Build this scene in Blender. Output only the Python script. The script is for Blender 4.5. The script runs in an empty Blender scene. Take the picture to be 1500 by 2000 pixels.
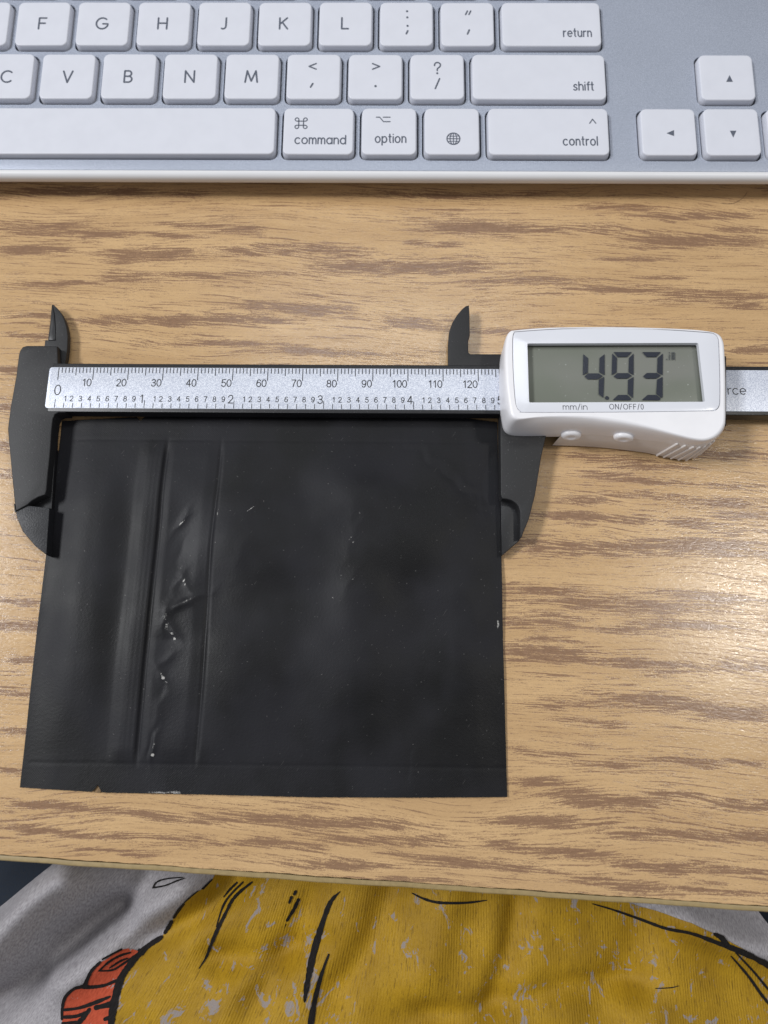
import bpy, math, random
import numpy as np
from mathutils import Vector, Matrix
from mathutils.geometry import delaunay_2d_cdt
random.seed(3)
rng = np.random.RandomState(5)
sc = bpy.context.scene
col = sc.collection
MM = 0.001                                    # everything below is written in millimetres

# ------------------------------------------------------------------ camera
F_PX, D0, TX, TY = 1461.12, 209.91, 0.2419, 0.0074
_cx, _sx, _cy, _sy = math.cos(TX), math.sin(TX), math.cos(TY), math.sin(TY)
RC = np.array([[_cy, 0, _sy], [0, 1, 0], [-_sy, 0, _cy]]) @ np.array([[1, 0, 0], [0, _cx, -_sx], [0, _sx, _cx]])
CAM = RC @ np.array([0, 0, D0])
cam = bpy.data.cameras.new('camera')
camo = bpy.data.objects.new('camera', cam)
col.objects.link(camo)
sc.camera = camo
cam.sensor_fit = 'HORIZONTAL'
cam.sensor_width = 36.0
cam.lens = 36.0 * F_PX / 1500.0
cam.clip_start = 0.01
cam.clip_end = 20.0
camo.matrix_world = Matrix.Translation(Vector(CAM * MM)) @ Matrix(RC.tolist()).to_4x4()
cam.dof.use_dof = True
cam.dof.focus_distance = 0.208
cam.dof.aperture_fstop = 15.0

# ------------------------------------------------------------------ light
world = bpy.data.worlds.new("World")
sc.world = world
world.use_nodes = True
bg = world.node_tree.nodes['Background']
bg.inputs[0].default_value = (0.93, 0.95, 1.0, 1)
bg.inputs[1].default_value = 0.31

def area(name, loc, size, power, color=(1, 1, 1), target=(0, 0.02, 0)):
    l = bpy.data.lights.new(name, 'AREA')
    l.shape = 'RECTANGLE'
    l.size, l.size_y = size
    l.energy = power
    l.color = color
    o = bpy.data.objects.new(name, l)
    o.location = loc
    o.rotation_euler = (Vector(target) - Vector(loc)).to_track_quat('-Z', 'Y').to_euler()
    col.objects.link(o)
    return o
area('ceiling_lamp', (-1.70, 0.36, 1.95), (0.70, 0.40), 50, (0.97, 0.98, 1.0))
area('ceiling_lamp', (1.02, 0.19, 1.88), (0.15, 0.15), 8.5, (1.0, 0.97, 0.91))
area('ceiling_lamp', (0.0, 1.0, 2.1), (0.9, 0.3), 7, (0.93, 0.97, 1.0))

sc.view_settings.view_transform = 'Standard'
sc.view_settings.look = 'None'
sc.view_settings.exposure = -0.10
sc.view_settings.gamma = 1.0

# ------------------------------------------------------------------ helpers
def at(px, py, z=0.0):
    """Point of the photograph (1500 x 2000) on the horizontal plane z, in mm."""
    d = RC @ np.array([(px - 750) / F_PX, -(py - 1000) / F_PX, -1.0])
    return CAM + d * ((z - CAM[2]) / d[2])

class Frame:
    """A thing's own frame: origin, turn about z and pitch about x."""
    def __init__(s, x, y, z, rz, rx=0.0):
        s.o = np.array([x, y, z], float)
        cz, sz, cx, sx = math.cos(rz), math.sin(rz), math.cos(rx), math.sin(rx)
        s.R = np.array([[cz, -sz, 0], [sz, cz, 0], [0, 0, 1]]) @ np.array([[1, 0, 0], [0, cx, -sx], [0, sx, cx]])
        s.rot = (rx, 0, rz)
    def ray(s, px, py, z=0.0):
        """photo point on the frame's own plane at height z -> local (x, y)"""
        d = s.R.T @ (RC @ np.array([(px - 750) / F_PX, -(py - 1000) / F_PX, -1.0]))
        c = s.R.T @ (CAM - s.o)
        p = c + d * ((z - c[2]) / d[2])
        return (p[0], p[1])
    def pts(s, L, z=0.0):
        return [s.ray(x, y, z) for x, y in L]

def mk(name, verts, faces, mat, parent=None, sharp=35, smooth=True):
    me = bpy.data.meshes.new(name)
    me.from_pydata([tuple(float(c) * MM for c in v) for v in verts], [], faces)
    me.materials.append(mat)
    if smooth:
        me.polygons.foreach_set('use_smooth', [True] * len(me.polygons))
        me.set_sharp_from_angle(angle=math.radians(sharp))
    me.update()
    o = bpy.data.objects.new(name, me)
    col.objects.link(o)
    if parent is not None:
        o.parent = parent
    return o

def empty(name, fr, label, cat, group=None):
    o = bpy.data.objects.new(name, None)
    o.empty_display_size = 0.01
    o.location = tuple(fr.o * MM)
    o.rotation_euler = fr.rot
    col.objects.link(o)
    o['label'] = label
    o['category'] = cat
    if group:
        o['group'] = group
    return o

def pip(P, poly):
    P = np.asarray(P, float)
    q = np.asarray(poly, float)
    ins = np.zeros(len(P), bool)
    j = len(q) - 1
    for i in range(len(q)):
        c = ((q[i, 1] > P[:, 1]) != (q[j, 1] > P[:, 1]))
        dy = q[j, 1] - q[i, 1]
        if abs(dy) > 1e-12:
            ins ^= c & (P[:, 0] < (q[j, 0] - q[i, 0]) * (P[:, 1] - q[i, 1]) / dy + q[i, 0])
        j = i
    return ins

def signed_area(p):
    return 0.5 * sum(p[i - 1][0] * p[i][1] - p[i][0] * p[i - 1][1] for i in range(len(p)))

def ccw(p):
    p = [tuple(q) for q in p]
    return p if signed_area(p) > 0 else p[::-1]

def offset(p, d):
    """grow (d > 0) or shrink an anticlockwise outline"""
    n = len(p)
    out = []
    for i in range(n):
        a, b, c = np.array(p[i - 1]), np.array(p[i]), np.array(p[(i + 1) % n])
        e1, e2 = b - a, c - b
        e1 = e1 / (np.linalg.norm(e1) + 1e-12); e2 = e2 / (np.linalg.norm(e2) + 1e-12)
        n1, n2 = np.array([e1[1], -e1[0]]), np.array([e2[1], -e2[0]])
        m = n1 + n2
        k = max(0.35, 1 + float(n1 @ n2))
        out.append(tuple(b + m * d / k))
    return out

def fillet(p, r, n=5):
    """round the corners of an outline; r is one radius or one per corner"""
    out = []
    N = len(p)
    for i in range(N):
        a, b, c = np.array(p[i - 1], float), np.array(p[i], float), np.array(p[(i + 1) % N], float)
        ri = r[i] if hasattr(r, '__len__') else r
        u, v = a - b, c - b
        lu, lv = np.linalg.norm(u), np.linalg.norm(v)
        u, v = u / lu, v / lv
        ang = math.acos(max(-1, min(1, float(u @ v))))
        if ri <= 0 or ang > math.pi - 0.05:
            out.append(tuple(b)); continue
        t = min(ri / math.tan(ang / 2), lu * 0.48, lv * 0.48)
        p0, p1 = b + u * t, b + v * t
        for k in range(n + 1):
            s = k / n
            out.append(tuple((1 - s) ** 2 * p0 + 2 * s * (1 - s) * (b * 0.9 + 0.1 * (p0 + p1) / 2) + s * s * p1))
    return out

def smoothline(P, sub=6, closed=False):
    P = [np.array(p, float) for p in P]
    n = len(P)
    out = []
    rngi = range(n if closed else n - 1)
    for i in rngi:
        p1, p2 = P[i], P[(i + 1) % n]
        p0 = P[i - 1] if (i > 0 or closed) else p1
        p3 = P[(i + 2) % n] if (i + 2 < n or closed) else p2
        for k in range(sub):
            t = k / sub
            out.append(0.5 * ((2 * p1) + (-p0 + p2) * t + (2 * p0 - 5 * p1 + 4 * p2 - p3) * t * t + (-p0 + 3 * p1 - 3 * p2 + p3) * t ** 3))
    if not closed:
        out.append(P[-1])
    return [tuple(p) for p in out]

def cap(outer, holes, z, V, Fc, up=True):
    """triangulated flat face with holes, appended to V / Fc"""
    pts, edges = [], []
    for loop in [outer] + list(holes):
        b = len(pts)
        pts += [Vector((float(q[0]), float(q[1]))) for q in loop]
        edges += [(b + i, b + (i + 1) % len(loop)) for i in range(len(loop))]
    v, e, f, *_ = delaunay_2d_cdt(pts, edges, [], 0, 1e-5)
    v = [(q.x, q.y) for q in v]
    c = np.array([np.mean([v[i] for i in t], axis=0) for t in f])
    ok = pip(c, outer)
    for h in holes:
        ok &= ~pip(c, h)
    b = len(V)
    V += [(q[0], q[1], z) for q in v]
    for t, k in zip(f, ok):
        if not k:
            continue
        t = list(t)
        a2 = sum(v[t[i - 1]][0] * v[t[i]][1] - v[t[i]][0] * v[t[i - 1]][1] for i in range(3))
        if (a2 > 0) != up:
            t = t[::-1]
        Fc.append([b + i for i in t])

def rings(V, Fc, loops):
    """loft through loops (lists of xyz, same length, anticlockwise, bottom to top)"""
    n = len(loops[0])
    b = len(V)
    for L in loops:
        V += list(L)
    for k in range(len(loops) - 1):
        for i in range(n):
            j = (i + 1) % n
            Fc.append([b + k * n + i, b + k * n + j, b + (k + 1) * n + j, b + (k + 1) * n + i])

def prism(name, outline, z0, z1, mat, parent=None, bev=0.3, holes=(), foot=0.0, ztop=None, bevn=3):
    """solid with an outline, holes and a rounded top edge"""
    o = ccw(outline)
    zf = ztop or (lambda x, y: z1)
    V, Fc = [], []
    prof = [(foot, None)]
    for k in range(bevn + 1):
        a = math.pi / 2 * k / bevn
        prof.append((-bev * (1 - math.cos(a)), -bev * (1 - math.sin(a))))
    loops = []
    for off, dz in prof:
        q = offset(o, off) if off else o
        loops.append([(x, y, z0 if dz is None else zf(x, y) + dz) for x, y in q])
    rings(V, Fc, loops)
    top = [(x, y) for x, y, z in loops[-1]]
    if holes or ztop is None:
        b = len(V)
        cap(top, [ccw(h) for h in holes], z1, V, Fc)
    else:
        b = len(V)
        cap(top, [], 0, V, Fc)
        for i in range(b, len(V)):
            V[i] = (V[i][0], V[i][1], zf(V[i][0], V[i][1]))
    for h in holes:
        h = ccw(h)[::-1]
        rings(V, Fc, [[(x, y, z0) for x, y in h], [(x, y, z1) for x, y in h]])
    cap(o, [ccw(h) for h in holes], z0, V, Fc, up=False)
    ob = mk(name, V, Fc, mat, parent)
    import bmesh
    bm = bmesh.new(); bm.from_mesh(ob.data)
    bmesh.ops.remove_doubles(bm, verts=bm.verts, dist=1e-7)
    bm.to_mesh(ob.data); bm.free()
    ob.data.set_sharp_from_angle(angle=math.radians(35))
    return ob

def rrect(cx, cy, w, h, r, n=5):
    out = []
    for sx, sy, a0 in ((1, -1, -90), (1, 1, 0), (-1, 1, 90), (-1, -1, 180)):
        for k in range(n + 1):
            a = math.radians(a0 + 90 * k / n)
            out.append((cx + sx * (w / 2 - r) + r * math.cos(a), cy + sy * (h / 2 - r) + r * math.sin(a)))
    return out

def arc(cx, cy, rx, ry, a0, a1, n=12):
    return [(cx + rx * math.cos(math.radians(a0 + (a1 - a0) * k / n)), cy + ry * math.sin(math.radians(a0 + (a1 - a0) * k / n))) for k in range(n + 1)]

class Ink:
    """flat print: strokes of ink with round ends on a surface"""
    def __init__(s, zf=lambda x, y: 0.0):
        s.V, s.F, s.k, s.zf = [], [], 0, zf
    def poly(s, pts):
        s.k += 1
        dz = 0.0015 * (s.k % 5)
        b = len(s.V)
        pts = ccw(pts)
        s.V += [(x, y, s.zf(x, y) + dz) for x, y in pts]
        s.F.append(list(range(b, b + len(pts))))
    def stroke(s, pts, w, capn=4):
        pts = [np.array(p, float) for p in pts]
        if not hasattr(w, '__len__'):                     # break at sharp corners so that they stay full width
            for i in range(1, len(pts) - 1):
                a, b = pts[i] - pts[i - 1], pts[i + 1] - pts[i]
                la, lb = np.linalg.norm(a), np.linalg.norm(b)
                if la > 1e-6 and lb > 1e-6 and (a @ b) / la / lb < .72:
                    s.stroke(pts[:i + 1], w, capn)
                    s.stroke(pts[i:], w, capn)
                    return
        keep = [pts[0]]
        ws = [w] * len(pts) if not hasattr(w, '__len__') else list(w)
        kw = [ws[0]]
        for p, q in zip(pts[1:], ws[1:]):
            if np.linalg.norm(p - keep[-1]) > 1e-6:
                keep.append(p); kw.append(q)
        pts, ws = keep, kw
        s.k += 1
        dz = 0.0015 * (s.k % 5)
        if len(pts) < 2:
            s.V_dot(pts[0], ws[0] / 2, dz); return
        L, Rr = [], []
        n = len(pts)
        for i in range(n):
            t = pts[min(i + 1, n - 1)] - pts[max(i - 1, 0)]
            t = t / (np.linalg.norm(t) + 1e-12)
            nn = np.array([-t[1], t[0]])
            L.append(pts[i] + nn * ws[i] / 2); Rr.append(pts[i] - nn * ws[i] / 2)
        b = len(s.V)
        for a, c in zip(L, Rr):
            s.V += [(a[0], a[1], s.zf(*a) + dz), (c[0], c[1], s.zf(*c) + dz)]
        for i in range(n - 1):
            s.F.append([b + 2 * i + 1, b + 2 * i + 3, b + 2 * i + 2, b + 2 * i])
        for end, i0, r in ((0, 0, ws[0] / 2), (1, n - 1, ws[-1] / 2)):
            if r < 1e-4:
                continue
            t = (pts[1] - pts[0]) if end == 0 else (pts[-1] - pts[-2])
            a0 = math.atan2(t[1], t[0]) + (math.pi / 2 if end == 0 else -math.pi / 2)
            fan = [pts[i0] + r * np.array([math.cos(a0 + math.pi * k / capn), math.sin(a0 + math.pi * k / capn)]) for k in range(capn + 1)]
            bb = len(s.V)
            s.V += [(q[0], q[1], s.zf(*q) + dz) for q in fan]
            s.F.append(list(range(bb, bb + len(fan))))
    def V_dot(s, c, r, dz=0.0):
        b = len(s.V)
        for k in range(14):
            a = 2 * math.pi * k / 14
            x, y = c[0] + r * math.cos(a), c[1] + r * math.sin(a)
            s.V.append((x, y, s.zf(x, y) + dz))
        s.F.append(list(range(b, b + 14)))
    def dot(s, x, y, r):
        s.k += 1
        s.V_dot((x, y), r, 0.0015 * (s.k % 5))
    def build(s, name, mat, parent):
        return mk(name, s.V, s.F, mat, parent, smooth=False)

# --- stroke letters; capitals and digits are 1 high, small letters have x-height 1
def bowl(x0=0.0, w=0.92, a0=0, a1=360): return arc(x0 + w / 2, 0.5, w / 2, 0.5, a0, a1, 20)
def arch(x0, w): return [(x0, 0.55)] + arc(x0 + w / 2, 0.58, w / 2, 0.42, 180, 0, 8) + [(x0 + w, 0)]
LOW = {
 'c': ([arc(.46, .5, .46, .5, 48, 312, 16)], .84), 'o': ([bowl()], .92),
 'm': ([[(0, 0), (0, 1)], arch(0, .58), arch(.58, .58)], 1.16), 'n': ([[(0, 0), (0, 1)], arch(0, .74)], .74),
 'a': ([bowl(0, .9), [(.9, 1), (.9, 0)]], .9), 'd': ([bowl(0, .9), [(.9, 1.45), (.9, 0)]], .9),
 'p': ([bowl(0, .9), [(0, 1), (0, -.45)]], .9),
 't': ([[(.2, 1.42), (.2, .22)] + arc(.42, .22, .22, .22, 180, 260, 4), [(0, 1), (.42, 1)]], .46),
 'i': ([[(0, 0), (0, 1)], [(0, 1.38), (0, 1.4)]], .0), 'r': ([[(0, 0), (0, 1)], [(0, .5)] + arc(.4, .55, .4, .43, 180, 80, 6)], .46),
 'e': ([[(.03, .52), (.88, .52)] + arc(.46, .5, .45, .5, 5, 312, 18)], .88),
 'u': ([[(0, 1), (0, .42)] + arc(.37, .42, .37, .42, 180, 360, 8) + [(.74, 1)], [(.74, 1), (.74, 0)]], .74),
 's': ([smoothline([(.6, .86), (.36, 1), (.08, .82), (.16, .58), (.5, .44), (.62, .2), (.34, 0), (.02, .12)], 4)], .62),
 'h': ([[(0, 0), (0, 1.45)], arch(0, .74)], .74),
 'f': ([[(.46, 1.42)] + arc(.42, 1.2, .22, .24, 90, 180, 4) + [(.2, 0)], [(0, 1), (.44, 1)]], .36),
 'l': ([[(0, 0), (0, 1.45)]], .0), '/': ([[(0, -.15), (.5, 1.5)]], .5)}
CAPS = {
 'F': ([[(0, 0), (0, 1), (.6, 1)], [(0, .52), (.52, .52)]], .6), 'L': ([[(0, 1), (0, 0), (.55, 0)]], .55),
 'G': ([arc(.5, .5, .5, .5, 48, 340, 18) + [(.97, .46), (.55, .46)]], .98), 'C': ([arc(.5, .5, .5, .5, 48, 312, 18)], .85),
 'H': ([[(0, 0), (0, 1)], [(.74, 0), (.74, 1)], [(0, .52), (.74, .52)]], .74),
 'J': ([[(.44, 1), (.44, .28)] + arc(.2, .28, .24, .28, 0, -120, 8)], .44),
 'K': ([[(0, 0), (0, 1)], [(.62, 1), (.02, .45)], [(.2, .62), (.66, 0)]], .66),
 'V': ([[(0, 1), (.38, 0), (.76, 1)]], .76), 'N': ([[(0, 0), (0, 1), (.74, 0), (.74, 1)]], .74),
 'M': ([[(0, 0), (.14, 1), (.5, .1), (.86, 1), (1, 0)]], 1.0),
 'B': ([[(0, 0), (0, 1), (.32, 1)] + arc(.32, .76, .24, .24, 90, -90, 8) + [(0, .52)], [(.3, .52)] + arc(.34, .26, .28, .26, 90, -90, 8) + [(0, 0)]], .62),
 'O': ([arc(.5, .5, .5, .5, 0, 360, 24)], 1.0), 'D': ([[(0, 0), (0, 1), (.25, 1)] + arc(.25, .5, .5, .5, 90, -90, 12) + [(0, 0)]], .75),
 'S': ([smoothline([(.62, .84), (.36, 1), (.08, .8), (.2, .57), (.5, .45), (.66, .22), (.36, 0), (.02, .14)], 4)], .64),
 'X': ([[(0, 0), (.68, 1)], [(0, 1), (.68, 0)]], .68), 'R': ([[(0, 0), (0, 1), (.32, 1)] + arc(.32, .73, .27, .27, 90, -90, 8) + [(0, .46)], [(.32, .46), (.62, 0)]], .62),
 'T': ([[(0, 1), (.7, 1)], [(.35, 1), (.35, 0)]], .7), 'Y': ([[(0, 1), (.36, .48), (.72, 1)], [(.36, .48), (.36, 0)]], .72),
 'U': ([[(0, 1), (0, .37)] + arc(.37, .37, .37, .37, 180, 360, 10) + [(.74, 1)]], .74), 'I': ([[(0, 0), (0, 1)]], 0.0),
 'P': ([[(0, 0), (0, 1), (.34, 1)] + arc(.34, .73, .27, .27, 90, -90, 8) + [(0, .46)]], .6), '/': ([[(0, -.05), (.4, 1.05)]], .4)}
DIG = {
 '0': ([arc(.28, .5, .28, .5, 0, 360, 20)], .56), '1': ([[(.1, .78), (.32, 1), (.32, 0)]], .46),
 '2': ([arc(.28, .72, .26, .28, 170, -10, 8) + [(.5, .55), (.02, 0), (.56, 0)]], .56),
 '3': ([arc(.27, .75, .24, .25, 160, -80, 8) + [(.2, .53)], [(.2, .53)] + arc(.27, .27, .28, .27, 80, -165, 10)], .56),
 '4': ([[(.42, 0), (.42, 1), (0, .3), (.58, .3)]], .58), '5': ([[(.52, 1), (.12, 1), (.05, .52)] + arc(.27, .32, .28, .32, 130, -160, 10)], .56),
 '6': ([arc(.29, .31, .27, .31, 0, 360, 14), [(.53, .84)] + arc(.32, .68, .26, .32, 70, 130, 4) + [(.03, .52), (.02, .32)]], .56),
 '7': ([[(0, 1), (.55, 1), (.34, .6), (.2, 0)]], .55), '8': ([arc(.28, .75, .22, .25, 0, 360, 14), arc(.28, .27, .27, .27, 0, 360, 14)], .56),
 '9': ([arc(.27, .69, .27, .31, 0, 360, 14), [(.03, .16)] + arc(.24, .32, .26, .32, 250, 310, 4) + [(.53, .48), (.54, .68)]], .56)}

def text_width(s, font, size, gap):
    return sum(font[c][1] * size for c in s) + gap * (len(s) - 1)
def text(ink, s, x, y, font, size, w, gap, align='l', xs=1.0):
    """write s with its baseline at y"""
    W = sum(font[c][1] * size * xs for c in s) + gap * (len(s) - 1)
    x -= {'l': 0, 'c': W / 2, 'r': W}[align]
    for c in s:
        st, adv = font[c]
        for q in st:
            ink.stroke([(x + a * size * xs, y + b * size) for a, b in q], w)
        x += adv * size * xs + gap

# ------------------------------------------------------------------ materials
def srgb(r, g, b):
    f = lambda c: (c / 255 / 12.92) if c / 255 <= 0.04045 else ((c / 255 + 0.055) / 1.055) ** 2.4
    return (f(r), f(g), f(b), 1.0)

class N:
    def __init__(s, name, rough=0.5, color=(.5, .5, .5, 1), metal=0.0, spec=0.5):
        s.m = bpy.data.materials.new(name)
        s.m.use_nodes = True
        s.t = s.m.node_tree
        s.b = s.t.nodes['Principled BSDF']
        s.b.inputs['Base Color'].default_value = color
        s.b.inputs['Roughness'].default_value = rough
        s.b.inputs['Metallic'].default_value = metal
        s.b.inputs['Specular IOR Level'].default_value = spec
        tc = s.t.nodes.new('ShaderNodeTexCoord')
        mp = s.t.nodes.new('ShaderNodeVectorMath'); mp.operation = 'SCALE'; mp.inputs['Scale'].default_value = 1000.0
        s.t.links.new(tc.outputs['Object'], mp.inputs[0])
        s.co = mp.outputs[0]
    def val(s, x, sock):
        if isinstance(x, (int, float)): sock.default_value = x
        elif isinstance(x, tuple): sock.default_value = x
        else: s.t.links.new(x, sock)
    def math(s, op, a, b=0.0, c=0.0, clamp=False):
        n = s.t.nodes.new('ShaderNodeMath'); n.operation = op; n.use_clamp = clamp
        s.val(a, n.inputs[0]); s.val(b, n.inputs[1]); s.val(c, n.inputs[2])
        return n.outputs[0]
    def xyz(s, v=None):
        n = s.t.nodes.new('ShaderNodeSeparateXYZ'); s.t.links.new(v or s.co, n.inputs[0]); return n.outputs
    def comb(s, x, y, z=0.0):
        n = s.t.nodes.new('ShaderNodeCombineXYZ'); s.val(x, n.inputs[0]); s.val(y, n.inputs[1]); s.val(z, n.inputs[2]); return n.outputs[0]
    def noise(s, v, sx, sy, sz=1.0, detail=2.0, rough=0.5, dist=0.0):
        m = s.t.nodes.new('ShaderNodeMapping'); m.inputs['Scale'].default_value = (sx, sy, sz); s.t.links.new(v, m.inputs[0])
        n = s.t.nodes.new('ShaderNodeTexNoise'); s.t.links.new(m.outputs[0], n.inputs['Vector'])
        n.inputs['Scale'].default_value = 1.0; n.inputs['Detail'].default_value = detail; n.inputs['Roughness'].default_value = rough
        n.inputs['Distortion'].default_value = dist
        return n.outputs[0]
    def ramp(s, f, lo, hi, o0=0.0, o1=1.0):
        n = s.t.nodes.new('ShaderNodeMapRange'); n.interpolation_type = 'SMOOTHSTEP'
        s.val(f, n.inputs[0]); n.inputs[1].default_value = lo; n.inputs[2].default_value = hi; n.inputs[3].default_value = o0; n.inputs[4].default_value = o1
        return n.outputs[0]
    def mix(s, f, a, b):
        n = s.t.nodes.new('ShaderNodeMix'); n.data_type = 'RGBA'
        s.val(f, n.inputs[0]); s.val(a, n.inputs[6]); s.val(b, n.inputs[7])
        return n.outputs[2]
    def bump(s, h, dist_mm, strength=1.0, prev=None):
        n = s.t.nodes.new('ShaderNodeBump'); n.inputs['Distance'].default_value = dist_mm * MM; n.inputs['Strength'].default_value = strength
        s.t.links.new(h, n.inputs['Height'])
        if prev is not None: s.t.links.new(prev, n.inputs['Normal'])
        s.t.links.new(n.outputs[0], s.b.inputs['Normal'])
        return n.outputs[0]
    def color(s, c): s.t.links.new(c, s.b.inputs['Base Color'])
    def rough(s, c): s.t.links.new(c, s.b.inputs['Roughness'])

def wood_material():
    n = N('oak_laminate', rough=0.4)
    x, y, z = n.xyz()
    a = math.radians(-2.6)
    xr = n.math('ADD', n.math('MULTIPLY', x, math.cos(a)), n.math('MULTIPLY', y, math.sin(a)))
    yr = n.math('ADD', n.math('MULTIPLY', x, -math.sin(a)), n.math('MULTIPLY', y, math.cos(a)))
    base = n.comb(xr, yr)
    w1 = n.noise(base, 1 / 95, 1 / 40, detail=1)
    w2 = n.noise(base, 1 / 26, 1 / 10, detail=2)
    y1 = n.math('ADD', yr, n.math('MULTIPLY', n.math('SUBTRACT', w1, 0.5), 16.0))
    yw = n.math('ADD', y1, n.math('MULTIPLY', n.math('SUBTRACT', w2, 0.5), 3.0))
    y2 = n.math('ADD', y1, n.math('MULTIPLY', n.math('SUBTRACT', w2, 0.5), 2.0))
    g = n.comb(xr, yw)
    gf = n.comb(xr, y2)
    region = n.noise(g, 1 / 75, 1 / 10, detail=2, rough=0.55)
    streak = n.noise(g, 1 / 34, 1 / 2.1, detail=4, rough=0.68)
    fib = n.noise(gf, 1 / 10, 1 / 0.46, detail=4, rough=0.72)
    fib2 = n.noise(gf, 1 / 1.3, 1 / 0.17, detail=2, rough=0.7)
    speck = n.noise(base, 1 / 0.42, 1 / 0.30, detail=2, rough=0.7)
    fa = n.t.nodes.new('ShaderNodeAttribute'); fa.attribute_name = 'figure'
    s = n.math('ADD', n.math('MULTIPLY', streak, 0.50), n.math('MULTIPLY', region, 0.25))
    s = n.math('ADD', s, n.math('MULTIPLY', fa.outputs['Fac'], 0.25))
    s = n.math('ADD', s, n.math('MULTIPLY', n.math('SUBTRACT', fib, 0.5), 1.15))
    s = n.math('ADD', s, n.math('MULTIPLY', n.math('SUBTRACT', fib2, 0.5), 0.42))
    s = n.math('ADD', s, n.math('MULTIPLY', n.math('SUBTRACT', speck, 0.5), 0.34))
    band = n.ramp(s, 0.455, 0.565)
    thin = n.noise(gf, 1 / 30, 1 / 0.75, detail=2, rough=0.5)
    thinm = n.ramp(n.math('ADD', thin, n.math('MULTIPLY', n.math('SUBTRACT', fib2, 0.5), 0.26)), 0.625, 0.675)
    mask = n.math('MAXIMUM', n.math('MULTIPLY', band, 0.86), n.math('MULTIPLY', thinm, 0.80))
    tone = n.noise(g, 1 / 55, 1 / 6, detail=3, rough=0.6)
    c0 = n.mix(n.ramp(tone, 0.32, 0.68), WOOD_A, WOOD_B)
    c0 = n.mix(n.ramp(fib2, 0.35, 0.85, 0.0, 0.45), c0, WOOD_C)
    c0 = n.mix(n.ramp(speck, 0.35, 0.8, 0.0, 0.35), c0, WOOD_C)
    c0 = n.mix(n.ramp(fib, 0.42, 0.68, 0.0, 0.35), c0, WOOD_C)
    c1 = n.mix(n.ramp(fib2, 0.3, 0.7), WOOD_D1, WOOD_D2)
    n.color(n.mix(mask, c0, c1))
    # pressed-in texture of the laminate
    e1 = n.noise(base, 1 / 1.5, 1 / 0.60, detail=3, rough=0.55, dist=0.5)
    e2 = n.noise(base, 1 / 0.34, 1 / 0.26, detail=1)
    b1 = n.bump(e1, 0.040, 1.0)
    b2 = n.bump(e2, 0.016, 1.0, b1)
    n.bump(mask, -0.01, 0.5, b2)
    n.rough(n.ramp(e1, 0.3, 0.7, 0.15, 0.25))
    return n.m
WOOD_A = srgb(196, 161, 116)
WOOD_B = srgb(212, 177, 130)
WOOD_C = srgb(166, 134, 98)
WOOD_D1 = srgb(108, 79, 62)
WOOD_D2 = srgb(142, 110, 87)
M_wood = wood_material()

def simple(name, col_, rough=.5, metal=0.0, spec=.5, grain=None, bump=None, spots=None):
    n = N(name, rough, col_, metal, spec)
    if grain:
        sc_, amt = grain
        g = n.noise(n.co, sc_, sc_, sc_, detail=2, rough=.7)
        n.color(n.mix(n.ramp(g, .3, .7), tuple(c * (1 - amt) for c in col_[:3]) + (1,), tuple(min(1, c * (1 + amt)) for c in col_[:3]) + (1,)))
        n.rough(n.ramp(g, .2, .8, rough * .85, min(1, rough * 1.12)))
    if bump:
        sc_, d = bump
        n.bump(n.noise(n.co, sc_, sc_, sc_, detail=2, rough=.6), d)
    return n.m
M_band = simple('desk_edge_band', srgb(150, 130, 88), .45, grain=(.5, .08))
M_key = simple('white_key_plastic', srgb(212, 214, 223), .42, grain=(.12, .012), bump=(3.0, .006))
M_rim = simple('white_keyboard_base', srgb(222, 222, 224), .35, grain=(.05, .01))
M_well = simple('dark_key_well', srgb(96, 100, 110), .7)
M_legend = simple('grey_key_print', srgb(84, 90, 104), .5, grain=(.8, .05))
def alu():
    n = N('anodised_aluminium', .42, srgb(170, 178, 196), 0.35)
    g = n.noise(n.co, 4.5, 4.5, 4.5, detail=1, rough=.8)
    g2 = n.noise(n.co, .03, .05, .03, detail=2)
    c = n.mix(n.ramp(g, .35, .72), srgb(150, 157, 172), srgb(188, 194, 208))
    n.color(c)
    n.rough(n.ramp(g2, .3, .7, .38, .46))
    n.bump(g, .02)
    return n.m
M_alu = alu()
def black_plastic(name, base, rough, bscale, bdist):
    n = N(name, rough, base, 0.0, .5)
    g = n.noise(n.co, bscale, bscale, bscale, detail=2, rough=.65)
    n.bump(g, bdist)
    dust = n.ramp(n.noise(n.co, 2.6, 2.6, 2.6, detail=1), .70, .76)
    n.color(n.mix(n.math('MULTIPLY', dust, .35), base, srgb(120, 120, 122)))
    return n.m
M_blk = black_plastic('black_textured_plastic', srgb(29, 29, 31), .55, 3.2, .05)
M_blk2 = black_plastic('black_smooth_plastic', srgb(22, 22, 25), .38, 1.5, .01)
M_tip = black_plastic('black_sparkling_plastic', srgb(30, 31, 35), .45, 2.6, .10)
def strip():
    n = N('silver_scale_film', .38, srgb(205, 210, 222), 0.15)
    g = n.noise(n.co, 3.4, 3.4, 3.4, detail=2, rough=.8)
    n.color(n.mix(n.ramp(g, .35, .68), srgb(180, 186, 202), srgb(232, 236, 245)))
    n.bump(g, .03)
    return n.m
M_strip = strip()
M_mark = simple('black_scale_print', srgb(34, 35, 40), .5)
M_white = simple('white_abs_plastic', srgb(236, 235, 238), .36, grain=(.2, .012), bump=(1.6, .006))
M_grip = simple('white_grip_plastic', srgb(224, 219, 216), .42, grain=(.2, .012), bump=(1.6, .008))
M_panel = simple('glossy_bezel_film', srgb(222, 224, 231), .16, grain=(.1, .008))
M_text = simple('dark_panel_print', srgb(62, 62, 70), .5)
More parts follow.
